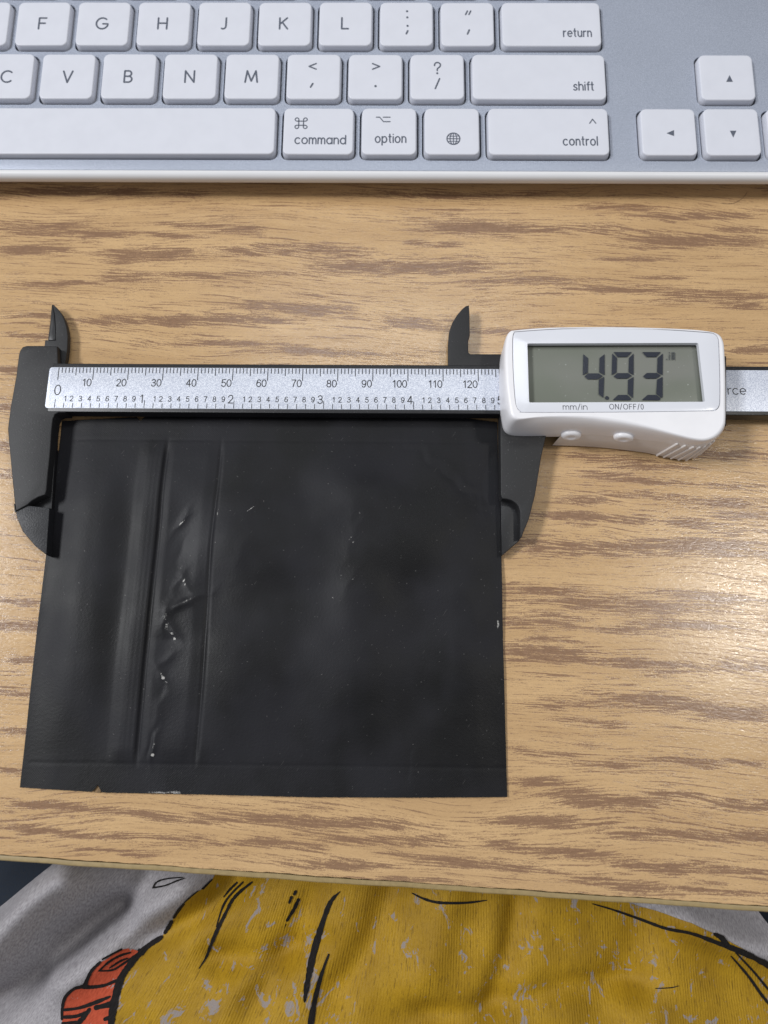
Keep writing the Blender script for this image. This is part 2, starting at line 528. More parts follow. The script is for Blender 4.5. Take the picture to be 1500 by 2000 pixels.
def lcd():
    n = N('lcd_glass', .3, srgb(118, 124, 112), 0.0, .15)
    x, y, z = n.xyz()
    g = n.noise(n.co, .04, .06, .1, detail=2)
    c = n.mix(n.ramp(g, .3, .7), srgb(116, 120, 110), srgb(127, 128, 122))
    sp = n.ramp(n.noise(n.co, 1.1, 1.1, 1.1, detail=1), .74, .78)
    n.color(n.mix(n.math('MULTIPLY', sp, .35), c, srgb(190, 195, 190)))
    n.rough(n.ramp(g, .3, .7, .28, .36))
    return n.m
M_lcd = lcd()
M_seg = simple('lcd_segment', srgb(44, 48, 58), .2)
M_seg_faint = simple('lcd_segment_faint', srgb(78, 82, 84), .2)

# ------------------------------------------------------------------ desk
EDGE = [at(0, 1682)[:2], at(1500, 1783)[:2]]
ed = (EDGE[1] - EDGE[0]) / np.linalg.norm(EDGE[1] - EDGE[0])
en = np.array([-ed[1], ed[0]])                       # points away from the person
desk = empty('desk', Frame(0, 0, -18, 0), 'wood-grain laminate desk under the keyboard, caliper and black pouch', 'desk')
def desk_section(prof, name, mat, y1=None):
    """a section swept along the desk's front edge, with the wavy trim of the real edge"""
    V, Fc = [], []
    n = 160
    for i in range(n + 1):
        t = -420 + 840 * i / n
        c = (EDGE[0] + EDGE[1]) / 2 + ed * t
        wob = 0.10 * math.sin(t * 0.31) * math.sin(t * .11 + 1) + 0.06 * math.sin(t * 1.3)
        for (d, z) in prof:
            p = c + en * (d + (wob if d < 5 else 0))
            V.append((p[0], p[1], z + 18))
    k = len(prof)
    for i in range(n):
        for j in range(k - 1):
            Fc.append([i * k + j, i * k + j + 1, (i + 1) * k + j + 1, (i + 1) * k + j])
    return mk(name, V, Fc, mat, desk)
# where the darker figure of the laminate lies (photo x, y, half length, half height)
FIG = """90 445 110 14;60 490 70 12;210 455 60 8;110 555 90 8;250 545 60 12;300 500 90 14;340 460 50 6;390 440 80 5;470 450 50 10;520 490 110 12;640 490 80 14;690 525 90 14;560 600 110 12
450 625 150 10;250 630 120 8;470 675 150 6;640 690 120 6;60 617 60 6;70 655 70 6;430 535 130 5;950 445 120 14;1110 450 140 10;850 475 60 7;1320 470 100 12;1420 470 80 10;1340 420 120 8;1200 405 70 6
1450 450 50 6;840 525 120 12;1060 550 120 8;1200 565 110 8;1400 580 110 12;810 635 70 12;1290 540 60 4;1240 505 60 4;1450 600 60 8;1480 685 60 7;960 650 80 5;200 375 200 8;900 380 200 6
1100 1070 130 14;1330 1070 160 16;1050 1150 90 12;1200 1180 160 16;1370 1165 110 10;1060 1220 80 14;1070 1245 60 6;1230 1235 90 8;1330 1225 110 8;1080 1280 90 16;1270 1295 110 14;1450 1305 80 12
1110 1380 90 12;1280 1375 120 16;1430 1395 100 14;1150 1410 70 6;1080 1475 70 8;1190 1490 80 10;1330 1490 100 10;1450 1495 60 8;1060 1535 70 10;1170 1560 120 14;1330 1555 60 6;1480 1575 90 12
1040 1605 90 12;1180 1615 80 6;1330 1635 150 12;1480 1635 60 10;1000 1650 70 8;1130 1670 90 10;1270 1690 90 10;1400 1700 110 10;1030 1700 100 8;1200 1725 120 12;1400 1745 120 8
1200 900 90 10;1260 912 90 8;1180 930 60 8;1250 940 100 5;1400 890 120 10;1140 975 60 8;1300 970 110 6;1430 985 100 10;1440 945 70 6;1130 1010 80 8;1300 1020 130 10;1450 1010 70 8
40 720 40 6;10 795 20 8;40 1010 30 6;40 1170 40 6;40 1220 60 10;60 1290 50 8;40 1350 50 8;30 1430 50 8;20 1500 40 8;10 870 30 8;10 930 30 6
80 1575 80 8;250 1590 120 6;430 1600 150 8;650 1605 150 12;120 1625 120 6;300 1640 160 8;500 1650 140 8;750 1640 160 10;900 1680 120 10;200 1665 80 5;650 1690 120 8;820 1720 80 5"""
def vnoise(X, Y, s, seed):
    r = np.random.RandomState(seed)
    g = r.rand(64, 64)
    u, v = X / s + 7, Y / s + 7
    i, j = np.floor(u).astype(int) % 63, np.floor(v).astype(int) % 63
    fu, fv = u - np.floor(u), v - np.floor(v)
    fu, fv = fu * fu * (3 - 2 * fu), fv * fv * (3 - 2 * fv)
    return (g[j, i] * (1 - fu) + g[j, i + 1] * fu) * (1 - fv) + (g[j + 1, i] * (1 - fu) + g[j + 1, i + 1] * fu) * fv - .5
def figure(x, y):
    out = np.zeros(len(x))
    for it in FIG.replace("\n", ";").split(";"):
        px, py, hl, ht = map(float, it.split())
        c = at(px, py); sc_ = np.linalg.norm(at(px + 10, py) - at(px, py)) / 10; sy_ = np.linalg.norm(at(px, py + 10) - at(px, py)) / 10
        a = math.radians(-.6 - 3.2 * (py - 400) / 1300)
        du = (x - c[0]) * math.cos(a) + (y - c[1]) * math.sin(a); dv = -(x - c[0]) * math.sin(a) + (y - c[1]) * math.cos(a)
        dv = dv + .5 * np.sin(du / 11 + px)
        out = np.maximum(out, np.exp(-np.abs(du / (1.15 * hl * sc_)) ** 3 - np.abs(dv / (ht * sy_ * 1.15)) ** 2.5))
    far = np.clip((np.maximum(np.abs(x) - 118, y - 112)) / 12, 0, 1)
    wild = np.clip(.55 + 2.2 * vnoise(x + 500, (y + 500) * 7, 45, 2), 0, 1)
    return out * (1 - far) + wild * far
def desktop():
    tt = np.r_[np.linspace(-420, -134, 60), np.arange(-132, 132, 1.4), np.linspace(134, 420, 60)]
    dd = np.r_[np.arange(1.55, 232, 0.9), np.linspace(236, 700, 60)]
    c = (EDGE[0] + EDGE[1]) / 2
    V = []
    for t in tt:
        wob = 0.10 * math.sin(t * 0.31) * math.sin(t * .11 + 1) + 0.06 * math.sin(t * 1.3)
        for d in dd:
            p = c + ed * t + en * (d + (wob if d < 1.6 else 0))
            V.append((p[0], p[1], 18.0))
    nd = len(dd)
    Fc = [[i * nd + j, (i + 1) * nd + j, (i + 1) * nd + j + 1, i * nd + j + 1] for i in range(len(tt) - 1) for j in range(nd - 1)]
    b = len(V)
    lo = [c + ed * t + en * d for t, d in ((-420, 1.6), (420, 1.6), (420, 700), (-420, 700))]
    V += [(p[0], p[1], 17.9) for p in lo] + [(p[0], p[1], 0.0) for p in lo]
    Fc += [[b + 4 + k, b + 4 + (k + 1) % 4, b + (k + 1) % 4, b + k] for k in range(4)] + [[b + 7, b + 6, b + 5, b + 4]]
    o = mk('desktop', V, Fc, M_wood, desk)
    A_ = np.array(V)
    at_ = o.data.attributes.new('figure', 'FLOAT', 'POINT')
    at_.data.foreach_set('value', figure(A_[:, 0], A_[:, 1]).astype(np.float32))
desktop()
desk_section([(1.32, -.8), (1.28, -.30), (0.85, -.20), (0.3, -.22), (0.06, -.5), (0, -1.2), (0, -17.6), (1.5, -18)], 'edge_band', M_band)

flo = mk('floor', [(-2500, -2500, 0), (2500, -2500, 0), (2500, 2500, 0), (-2500, 2500, 0)], [[0, 1, 2, 3]], simple('grey_carpet', srgb(60, 60, 64), .9, grain=(.2, .3)), smooth=False)
flo.location = (0, 0, -0.74)
flo['kind'] = 'structure'

# ------------------------------------------------------------------ keyboard
U = 19.05
KF = Frame(-17.05, 116.25, 11.34, -0.0093, 0.0454)
kb = empty('keyboard', KF, 'silver keyboard with white keys along the top of the desk', 'keyboard')
PLZ = -1.75                                           # plate below the key tops
YF = -12.2                                            # plate's front edge
key_meshes = {}
def key_mesh(w):
    k = round(w, 3)
    if k in key_meshes: return key_meshes[k]
    V, Fc = [], []
    ww, hh, r = w * U - 2.75, 15.75, 1.7
    loops = []
    for off, z in ((.42, -3.0), (.34, -1.75), (.12, -.42), (.02, -.14), (-.14, -.02), (-.34, 0)):
        loops.append([(x, y, z) for x, y in rrect(0, 0, ww + 2 * off, hh + 2 * off, r + off)])
    rings(V, Fc, loops)
    # faintly dished top
    b = len(V)
    c = len(V)
    inner = [(x, y, -.06) for x, y in rrect(0, 0, ww - 4.5, hh - 4.5, 1.2)]
    V += inner
    n = len(inner)
    last = c - n
    for i in range(n):
        j = (i + 1) % n
        Fc.append([last + i, last + j, b + j, b + i])
    Fc.append([b + i for i in range(n)])
    me_o = mk('key', V, Fc, M_key)
    me = me_o.data
    bpy.data.objects.remove(me_o)
    key_meshes[k] = me
    return me
holes = []
legends = {}
def key(uc, row, w=1.0, legend=None, label=None):
    o = bpy.data.objects.new('key', key_mesh(w))
    x, y = (uc - 10) * U, (row + 2) * U
    o.location = (x * MM, y * MM, (rng.rand() - .5) * .12 * MM)
    o.rotation_euler = ((rng.rand() - .5) * .006, (rng.rand() - .5) * .006, (rng.rand() - .5) * .006)
    col.objects.link(o)
    o.parent = kb
    if label: o['label'] = label
    holes.append(rrect(x, y, w * U - 2.75 + 1.75, 15.75 + 1.75, 2.2, 4))
    if legend:
        ink = Ink(lambda a, b: .03 - (.05 if (abs(b) < 7 and abs(a) < w * U / 2 - 2.6) else 0.0))
        ink.zf = lambda a, b: 0.012
        legend(ink, lambda px, py: (KF.ray(px, py)[0] - x, KF.ray(px, py)[1] - y))
        lo = ink.build('legend', M_legend, o)
    return o
def cap_letter(ch, px=None, py=None):
    def f(ink, P):
        if px is None: cx, cy = 0.0, 0.1
        else: cx, cy = P(px, py)
        text(ink, ch, cx, cy - 2.0, CAPS, 4.0, .52, .5, 'c', xs=.93)
    return f
def word(s, pxl, pyb, align, wd):
    def f(ink, P):
        x0, y0 = P(pxl, pyb)
        gap = .62
        nat = sum(LOW[c][1] for c in s)
        size = 2.0
        xs = (wd - gap * (len(s) - 1)) / (nat * size)
        text(ink, s, x0, y0, LOW, size, .38, gap, align, xs)
    return f
def multi(*fs):
    def f(ink, P):
        for g in fs: g(ink, P)
    return f
def pl(pts, w=.42):
    return lambda ink, P: ink.stroke([P(*p) for p in pts], w)
def dt(px, py, r=.36):
    return lambda ink, P: ink.dot(*P(px, py), r)
def tri(pts):
    return lambda ink, P: ink.poly([P(*p) for p in pts])
def cmd(ink, P):
    x, y = P(588, 240.5)
    s, r = 0.72, 0.56
    for sx in (-1, 1):
        for sy in (-1, 1):
            loop = [(sx * s, 0)] + [(sx * s, sy * s)] + [(sx * (s + r) + sx * -r * math.cos(t), sy * (s + .0) + sy * r * math.sin(t)) for t in np.linspace(0, 1.5 * math.pi, 12)] + [(0, sy * s - sy * 0.0)]
            pts = [(sx * s, 0), (sx * s, sy * (s + .35))]
            cxx, cyy = sx * (s + r), sy * (s + r)
            a0 = math.pi if sx > 0 else 0
            circ = [(sx * (s + r - r * math.cos(t)), sy * (s + r + r * math.sin(t))) for t in np.linspace(0, 1.5 * math.pi, 14)]
            ink.stroke([(x + a, y + b) for a, b in [(sx * s, 0), (sx * s, sy * s)] + circ + [(0, sy * s)]], .3)
def globe(ink, P):
    x, y = P(885.5, 271)
    R = 1.95
    ink.stroke(arc(x, y, R, R, 0, 360, 28), .34)
    ink.stroke(arc(x, y, R * .52, R, 0, 360, 24), .26)
    ink.stroke([(x, y - R), (x, y + R)], .26)
    ink.stroke([(x - R, y), (x + R, y)], .26)
    for s in (-1, 1):
        ink.stroke([(x - R * .85, y + s * R * .5), (x, y + s * R * .42), (x + R * .85, y + s * R * .5)], .22)
# home row
for i, ch in enumerate('SDFGHJKL'):
    px = {'F': 83, 'G': 199.5, 'H': 317.5, 'J': 436.5, 'K': 554, 'L': 674}.get(ch)
    key(3.25 + i, 0, 1, cap_letter(ch, px, 45.5 if px else None))
key(11.25, 0, 1, multi(dt(795, 22), dt(795.5, 34), dt(796, 50.5), pl([(796.5, 60), (793.5, 66)], .5)))
key(12.25, 0, 1, multi(pl([(913, 21), (909.5, 28)], .45), pl([(919.5, 21), (916, 28)], .45), pl([(916.5, 58), (913, 66)], .5)))
key(13.625, 0, 1.75, word('return', 1101, 71, 'l', 8.6))
# bottom letter row
for i, ch in enumerate('XCVBNM'):
    px = {'C': 12.5, 'V': 132, 'B': 250.5, 'N': 370.5, 'M': 491}.get(ch)
    key(3.75 + i, -1, 1, cap_letter(ch, px, 149.5 if px else None))
key(9.75, -1, 1, multi(pl([(617.5, 124), (603.5, 129.5), (617.5, 135)]), pl([(611, 163), (606.5, 170)], .5)))
key(10.75, -1, 1, multi(pl([(727.5, 124), (741.5, 129.5), (727.5, 135)]), dt(733.5, 168, .38)))
key(11.75, -1, 1, multi(lambda ink, P: ink.stroke([P(a, b) for a, b in smoothline([(848.5, 128), (850, 123.5), (855, 122), (860, 125), (859, 130), (854.5, 134), (854, 138)], 4)], .42),
    dt(854, 143, .33), pl([(858.5, 153.5), (850, 173)], .46)))
key(13.39, -1, 2.28, word('shift', 1120.5, 176, 'l', 6.1))
# space row
key(6.69, -2, 5.08)
key(9.855, -2, 1.25, multi(cmd, word('command', 576, 280.5, 'l', 15.3)))
key(10.98, -2, 1.0, multi(pl([(735, 228.8), (741.5, 228.8), (749, 237.5), (762, 237.5)], .3), pl([(748.5, 228.8), (762, 228.8)], .3), word('option', 733, 278, 'l', 9.2)))
key(11.98, -2, 1.0, globe)
key(13.51, -2, 2.04, multi(pl([(1151.5, 241), (1157, 233), (1163.5, 241)], .3), word('control', 1100.5, 283.5, 'l', 10.2)))
# arrows
AX = 15.414
key(AX, -2, 1, tri([(1302, 260), (1316.5, 254), (1316.5, 265.5)]))
key(AX + 1, -2, 1, tri([(1425.5, 255.5), (1438, 255.5), (1432, 268.5)]))
key(AX + 1, -1, 1, tri([(1418.5, 159.5), (1431.5, 159.5), (1425, 146.5)]))
key(AX + 2, -2, 1, lambda ink, P: ink.poly([(-1, -1.2), (-1, 1.2), (1.1, 0)]))
# the row above the home row
for i, ch in enumerate('ERTYUIOP'):
    key(4.0 + i - 0.0 + 0.0, 1, 1, cap_letter(ch) if ch in CAPS else None)
key(12.0, 1, 1); key(13.0, 1, 1); key(14.0, 1, 1.0)
XL, XR, YB = -150.0, 175.0, 62.0
plate_out = [(XL, YF), (XR, YF), (XR, YB), (XL, YB)]
prism('top_plate', fillet(plate_out, 1.5), PLZ - .8, PLZ, M_alu, kb, bev=.12, holes=holes)
prism('key_bed', [(XL + 2, YF + 2), (XR - 2, YF + 2), (XR - 2, YB - 2), (XL + 2, YB - 2)], PLZ - 2.2, PLZ - 1.3, M_well, kb, bev=.1)
# white base that shows as a rounded rim round the plate
def rim():
    V, Fc = [], []
    o = fillet(ccw([(XL, YF), (XR, YF), (XR, YB), (XL, YB)]), 1.6, 6)
    prof = [(-3.0, -9.6), (-1.2, -7.2), (1.3, -5.6), (1.95, -4.9), (2.15, -4.0), (2.1, -3.2), (1.85, -2.5), (1.3, -2.0), (.6, -1.82), (.02, -1.84), (-.05, -2.3)]
    loops = [[(x, y, z) for x, y in offset(o, d)] for d, z in prof]
    rings(V, Fc, loops)
    b = len(V); cap(offset(o, -3.0), [], -9.6, V, Fc, up=False)
    return mk('base', V, Fc, M_rim, kb, sharp=60)
rim()

# ------------------------------------------------------------------ caliper
CF = Frame(-93.115, 41.371, 0.0, -0.0081)
cal = empty('digital_caliper', CF, 'black plastic digital caliper with white display box, measuring the black pouch', 'caliper')
P6 = lambda L, z=6.0: CF.pts(L, z)
BEAM_T = P6([(600, 711.5)])[0][1]
BEAM_B = P6([(600, 806.5)])[0][1]
UL = P6([(60, 760)])[0][0]
beam = prism('beam', [(-2.0, BEAM_B), (236, BEAM_B), (236, BEAM_T), (-2.0, BEAM_T)], 2.4, 5.95, M_blk2, cal, bev=.25)
# silver scale strip with its print
sl = P6([(97.5, 717.5), (88.5, 797)])
ST = P6([(600, 719.5)])[0][1]; SB = P6([(600, 799.5)])[0][1]
strp = prism('scale_strip', fillet([(sl[0][0], ST), (sl[0][0], SB), (228, SB), (228, ST)], 0.9), 5.9, 6.08, M_strip, cal, bev=.05)
marks = Ink(lambda x, y: 6.10)
for k in range(0, 134):
    L = 3.75 if k % 10 == 0 else (2.35 if k % 5 == 0 else 1.6)
    y0 = ST - .12
    marks.poly([(k - .12, y0 - L), (k + .12, y0 - L), (k + .12, y0), (k - .12, y0)])
for k in range(0, 53):
    xx = k * 2.54
    L = 2.35 if k % 10 == 0 else 1.42
    if k == 0: L = 2.6
    marks.poly([(xx - .10, SB + .12), (xx + .10, SB + .12), (xx + .10, SB + .12 + L), (xx - .10, SB + .12 + L)])
marks.build('scale_mark', M_mark, strp)
nums = Ink(lambda x, y: 6.10)
ycap = CF.ray(600, 749 + 6.6, 6.1)[1]
for k in range(10, 131, 10):
    text(nums, str(k), k - .35, ycap, DIG, 2.1, .27, .36, 'r', xs=1.0)
c0 = CF.ray(111.5, 771, 6.1)
text(nums, '0', c0[0], c0[1], DIG, 2.95, .30, 0, 'c')
yin = SB + 2.15
for k in range(1, 53):
    if k % 10 == 0:
        text(nums, str(k // 10), k * 2.54 - .35, SB + 1.75, DIG, 2.35, .28, .3, 'r', xs=1.0)
    else:
        dx = {1: .25}.get(k % 10, -.5)
        text(nums, str(k % 10), k * 2.54 + dx, yin, DIG, 1.5, .22, .3, 'c')
nums.build('scale_numeral', M_mark, strp)
wd_ = Ink(lambda x, y: 6.10)
wx, wy = CF.ray(1422.5, 770, 6.1)
text(wd_, 'rce', wx, wy, LOW, 1.78, .27, .55, 'l')
wd_.build('strip_lettering', M_mark, strp)

# fixed jaw
zj = 5.85
body = P6([(112, 676), (87, 675), (52, 675), (44, 677.5), (39, 684), (36.5, 692), (32, 730), (20, 797), (15, 837), (17, 863), (28, 980), (31, 998),
           (53, 986), (62, 978), (74, 971), (88, 966), (90.5, 957), (93.5, 923), (97, 890), (98.5, 872), (100.5, 840), (103, 818), (107, 809), (114, 805.5), (128, 805.5), (128, 709), (113, 709)], zj)
prism('fixed_jaw', body, 1.2, zj, M_blk, cal, bev=.3)
tip = P6([(28.5, 984), (34, 1013), (44, 1038), (67, 1066), (88, 1083), (91, 1040), (95, 991), (53, 987), (31, 1000)], 5.2)
def tipz(x, y):
    return 5.55 - .14 * max(0, x + 12.0) + .05 * (y - 5) if True else 5
t0 = P6([(31, 1000)], 5.2)[0]
prism('jaw_tip', tip, 1.0, 5.2, M_tip, cal, bev=.2, ztop=lambda x, y: 5.5 - .10 * (x - t0[0]) - .015 * (t0[1] - y))
prism('jaw_blade', P6([(96, 868), (109, 876), (105, 925), (101, 990), (91, 1075), (84, 1075), (60, 995), (58, 975), (88, 955)], 2.6), .7, 2.6, M_blk2, cal, bev=.15)
# inside jaw on the fixed side
ij = P6([(101, 594), (105, 595.5), (112, 602), (119, 611), (125, 622), (130, 638), (132.5, 656), (131.5, 680), (127, 712), (80, 712), (86.5, 676), (88, 664), (93.6, 664), (94.5, 655), (98, 627)], 3.2)
prism('inside_jaw', ij, 1.2, 3.2, M_blk, cal, bev=.2)
fac = P6([(101.3, 596), (106, 612), (108, 640), (108, 664), (94, 664), (95, 655), (98.3, 627)], 3.6)
prism('jaw_facet', fac, 2.0, 3.45, M_blk2, cal, bev=.3)
# sliding jaws
zs = 4.6
sj = P6([(916, 596), (917, 612), (917.5, 655), (914.6, 662), (914.6, 684), (915.5, 689), (919, 691.3), (1010, 691.5), (1010, 716), (875.6, 716), (875.6, 668), (877.5, 646), (883.5, 630), (892, 616), (901, 605), (909, 598)], zs)
prism('inside_jaw', sj, 2.2, zs, M_blk, cal, bev=.18)
sb = P6([(977.5, 800), (977.5, 860), (978.5, 966), (981, 973.5), (990, 974.5), (999, 977), (1008, 983), (1013, 989.5), (1016, 1000), (1016.5, 1052), (1025, 1033), (1033, 1014), (1045, 967), (1051, 930), (1057, 893), (1068, 845), (1072, 800)], zj)
prism('sliding_jaw', sb, 1.2, zj, M_blk, cal, bev=.22)
prism('jaw_tip', P6([(978, 960), (1024, 960), (1030, 1012), (1020, 1047), (1013, 1057), (980, 1085)], 3.0), .8, 3.0, M_blk2, cal, bev=.15)
# slider block below the display box
prism('slider_block', P6([(982, 700), (1410, 704), (1410, 838), (982, 838)], 5.0), 1.0, 8.0, M_blk2, cal, bev=.3)

# display box
ZT = 16.0
T_px = [(1005, 643.5), (1050, 639.5), (1097, 637.5), (1188, 636.5), (1280, 638.5), (1353, 642), (1385, 645.5), (1399, 648.5), (1408, 654), (1413, 662), (1416, 675), (1418, 710), (1419, 750), (1419, 815),
        (1416, 832), (1409, 844), (1399, 853), (1386, 858.5), (1372, 860), (1350, 857), (1317, 849), (1262, 835), (1207, 824.5), (1152, 817.5), (1097, 815), (1050, 816), (1018, 819), (1006, 818), (999, 812), (995, 800),
        (989, 758), (986.5, 720), (986, 690), (987.5, 668), (991, 653), (996, 646)]
T = ccw(smoothline(CF.pts(T_px, ZT), 4, True))
cen = np.mean(T, axis=0)
def polar(poly, angs):
    """radius of a star-shaped outline about cen at each angle"""
    q = np.array(poly) - cen
    q2 = np.roll(q, -1, axis=0)
    out = []
    for a in angs:
        d = np.array([math.cos(a), math.sin(a)])
        e = q2 - q
        den = d[0] * e[:, 1] - d[1] * e[:, 0]
        with np.errstate(divide='ignore', invalid='ignore'):
            t = (q[:, 0] * e[:, 1] - q[:, 1] * e[:, 0]) / den
            s = (q[:, 0] * d[1] - q[:, 1] * d[0]) / den
        ok = (t > 0) & (s >= -1e-9) & (s <= 1 + 1e-9)
        out.append(t[ok].max() if ok.any() else 1)
    return np.array(out)
vt = np.array(T) - cen
angs = np.sort(np.unwrap(np.arctan2(vt[:, 1], vt[:, 0])) % (2 * math.pi))
rT = polar(T, angs)
B_px = [(974, 700), (973.3, 740), (974.5, 785), (979, 833), (984, 845), (994, 852.5), (1016, 855.5), (1078, 852.5), (1133, 856), (1207, 863), (1262, 871), (1298, 879), (1335, 886), (1365, 880), (1392, 866)]
Bl = [tuple(p) for p in CF.pts(B_px, 5.0)]
Tc = ccw(T)
topright = [(x, y) for x, y in Tc if (x > cen[0] + 22 and y > cen[1] - 6) or y > cen[1] + 9]
Bpoly = ccw(topright + Bl)
# order by angle
Bpoly = sorted(Bpoly, key=lambda p: math.atan2(p[1] - cen[1], p[0] - cen[0]))
rB = polar(Bpoly, angs)
rB = np.convolve(np.r_[rB[-3:], rB, rB[:3]], np.ones(5) / 5, 'same')[3:-3]
# thumb grip: the outline of the lower wall where it comes down to the desk
G_px = [(1075.5, 869.5), (1133, 871), (1170, 873.5), (1207, 877), (1262, 884), (1298, 892), (1325, 897), (1342, 898), (1357, 893), (1383, 875), (1401, 853)]
Gb = CF.pts(G_px, 1.0)
rG = polar(ccw(Gb + CF.pts([(1401, 790), (1076, 790)], 1.0)), angs)
gang = lambda p: math.atan2(p[1] - cen[1], p[0] - cen[0]) % (2 * math.pi)
g0, g1 = gang(Gb[0]) + .012, gang(Gb[-1]) - .03
zone = (angs >= g0) & (angs <= g1)
rlip = rT + .25
rB = np.where(zone, np.minimum(rB, rlip + (rG - rlip) * .62 - .25), rB)
def loop(r, z): return [(cen[0] + a * math.cos(t), cen[1] + a * math.sin(t), z) for a, t in zip(r, angs)]
V, Fc = [], []
mid = lambda k: rT * (1 - k) + rB * k
loops = [loop(rB * 1 - .35, 4.7), loop(rB, 5.2), loop(mid(.92), 7.5), loop(mid(.75) + .12, 11.0), loop(mid(.45) + .15, 13.4), loop(mid(.18) + .05, 14.9), loop(rT - .12, 15.6), loop(rT - .45, 15.9), loop(rT - .85, ZT)]
rings(V, Fc, loops)
topo = [(x, y) for x, y, z in loops[-1]]
PN_px = [(1010, 647), (1097, 641.5), (1188, 640), (1280, 642), (1380, 648.5), (1396, 652), (1403, 660), (1405, 676), (1407, 740), (1407, 780), (1405, 794), (1397, 801.5), (1380, 803),
         (1200, 805.5), (1030, 806), (1016, 803.5), (1009, 795), (1005, 775), (1001.5, 720), (1000.5, 675), (1001.5, 656), (1004, 649.5)]
PN = ccw(smoothline(CF.pts(PN_px, ZT), 3, True))
cap(topo, [PN], ZT, V, Fc)
rings(V, Fc, [[(x, y, 13.2) for x, y in PN[::-1]], [(x, y, ZT) for x, y in PN[::-1]]])
cap(topo, [], 4.7, V, Fc, up=False)
mk('display_housing', V, Fc, M_white, cal, sharp=45)
za = angs[zone]
def gl(r, z):
    out = [(cen[0] + a * math.cos(t), cen[1] + a * math.sin(t), z) for a, t in zip(r[zone], za)]
    a, b = out[-1], out[0]
    return out + [(cen[0] + (a[0] - cen[0]) * .6, cen[1] + (a[1] - cen[1]) * .6, z), (cen[0] + (b[0] - cen[0]) * .6, cen[1] + (b[1] - cen[1]) * .6, z)]
V, Fc = [], []
gr_ = lambda f: rlip + (rG - rlip) * f
rings(V, Fc, [gl(gr_(1) - .3, .55), gl(gr_(1), .9), gl(gr_(.62), 5.5), gl(gr_(.30), 9.5), gl(gr_(.12) - .05, 12.0), gl(gr_(0) - .8, 13.0)])
n0 = len(gl(rG, 0)); V0 = V[:n0]
Fc.append(list(range(n0))[::-1])
mk('thumb_grip', V, Fc, M_grip, cal, sharp=50)
def wall(a, z):
    return float(np.interp(a, angs, gr_(np.interp(z, [.9, 5.5, 9.5, 12.0, 13.0], [1, .62, .30, .12, 0]))))
LC = fillet(ccw(CF.pts([(1030, 670.5), (1364, 669.5), (1377, 784.5), (1033.5, 786)], ZT)), .45, 4)
panel = prism('bezel_panel', offset(PN, -.16), 14.6, ZT - .06, M_panel, cal, bev=.12, holes=[LC])
tx = Ink(lambda x, y: ZT - .04)
def panel_text(s, pxl, pxr, pyb, h, font_map, w):
    x0, y0 = CF.ray(pxl, pyb, ZT)
    x1, _ = CF.ray(pxr, pyb, ZT)
    gap = .42
    ms = [(font_map(c)) for c in s]
    nat = sum(f[c][1] * z for c, (f, z) in zip(s, ms))
    xs = (x1 - x0 - gap * (len(s) - 1)) / nat
    x = x0
    for c, (f, z) in zip(s, ms):
        for q in f[c][0]:
            tx.stroke([(x + a * z * xs, y0 + b * z) for a, b in q], w)
        x += f[c][1] * z * xs + gap
panel_text('mm/in', 1100, 1147, 799.5, 1, lambda c: (LOW, 1.08), .17)
panel_text('ON/OFF/0', 1191, 1257, 799, 1, lambda c: (DIG, 1.45) if c == '0' else (CAPS, 1.45), .17)
tx.build('button_lettering', M_text, panel)
ZL = 13.9
lcdo = prism('lcd_screen', offset(LC, .6), 13.0, ZL, M_lcd, cal, bev=.05)
def seg(L): return CF.pts([(1110 + x / 6, 660 + y / 6) for x, y in L], ZL + .3)
DG = [
 [[(175, 190), (232, 235), (228, 405), (170, 435)], [(425, 190), (425, 437), (362, 400), (366, 235)], [(190, 450), (232, 415), (355, 415), (405, 445), (345, 483), (225, 483)], [(420, 455), (411, 700), (355, 660), (358, 488)]],
 [[(530, 165), (745, 165), (690, 222), (575, 222)], [(515, 182), (570, 235), (565, 402), (508, 435)], [(765, 182), (765, 435), (705, 402), (710, 235)], [(530, 450), (575, 412), (700, 412), (745, 442), (690, 475), (570, 475)],
  [(765, 455), (757, 705), (697, 655), (700, 492)], [(520, 727), (585, 667), (690, 667), (738, 712), (725, 729)]],
 [[(865, 165), (1085, 165), (1030, 222), (915, 222)], [(1108, 182), (1105, 435), (1040, 402), (1045, 235)], [(875, 450), (920, 410), (1035, 410), (1085, 438), (1030, 475), (910, 475)],
  [(1105, 455), (1105, 690), (1090, 705), (1030, 655), (1040, 488)], [(860, 727), (930, 667), (1030, 667), (1082, 708), (1070, 729)]]]
for d in DG:
    k = Ink(lambda x, y: ZL + .3)
    for s in d: k.poly(seg(s))
    k.build('digit', M_seg, lcdo)
k = Ink(lambda x, y: ZL + .3); c = seg([(453, 702)])[0]; k.dot(c[0], c[1], .52); k.build('decimal_point', M_seg, lcdo)
k = Ink(lambda x, y: ZL + .3)
for L in ([(1183, 195), (1183, 255)], [(1212, 255), (1212, 172), (1245, 172), (1245, 255)], [(1228, 185), (1228, 250)]): k.stroke(seg(L), .2)
c = seg([(1183, 172)])[0]; k.dot(c[0], c[1], .16); c = seg([(1153, 250)])[0]; k.dot(c[0], c[1], .16)
k.build('unit_symbol', M_seg_faint, lcdo)

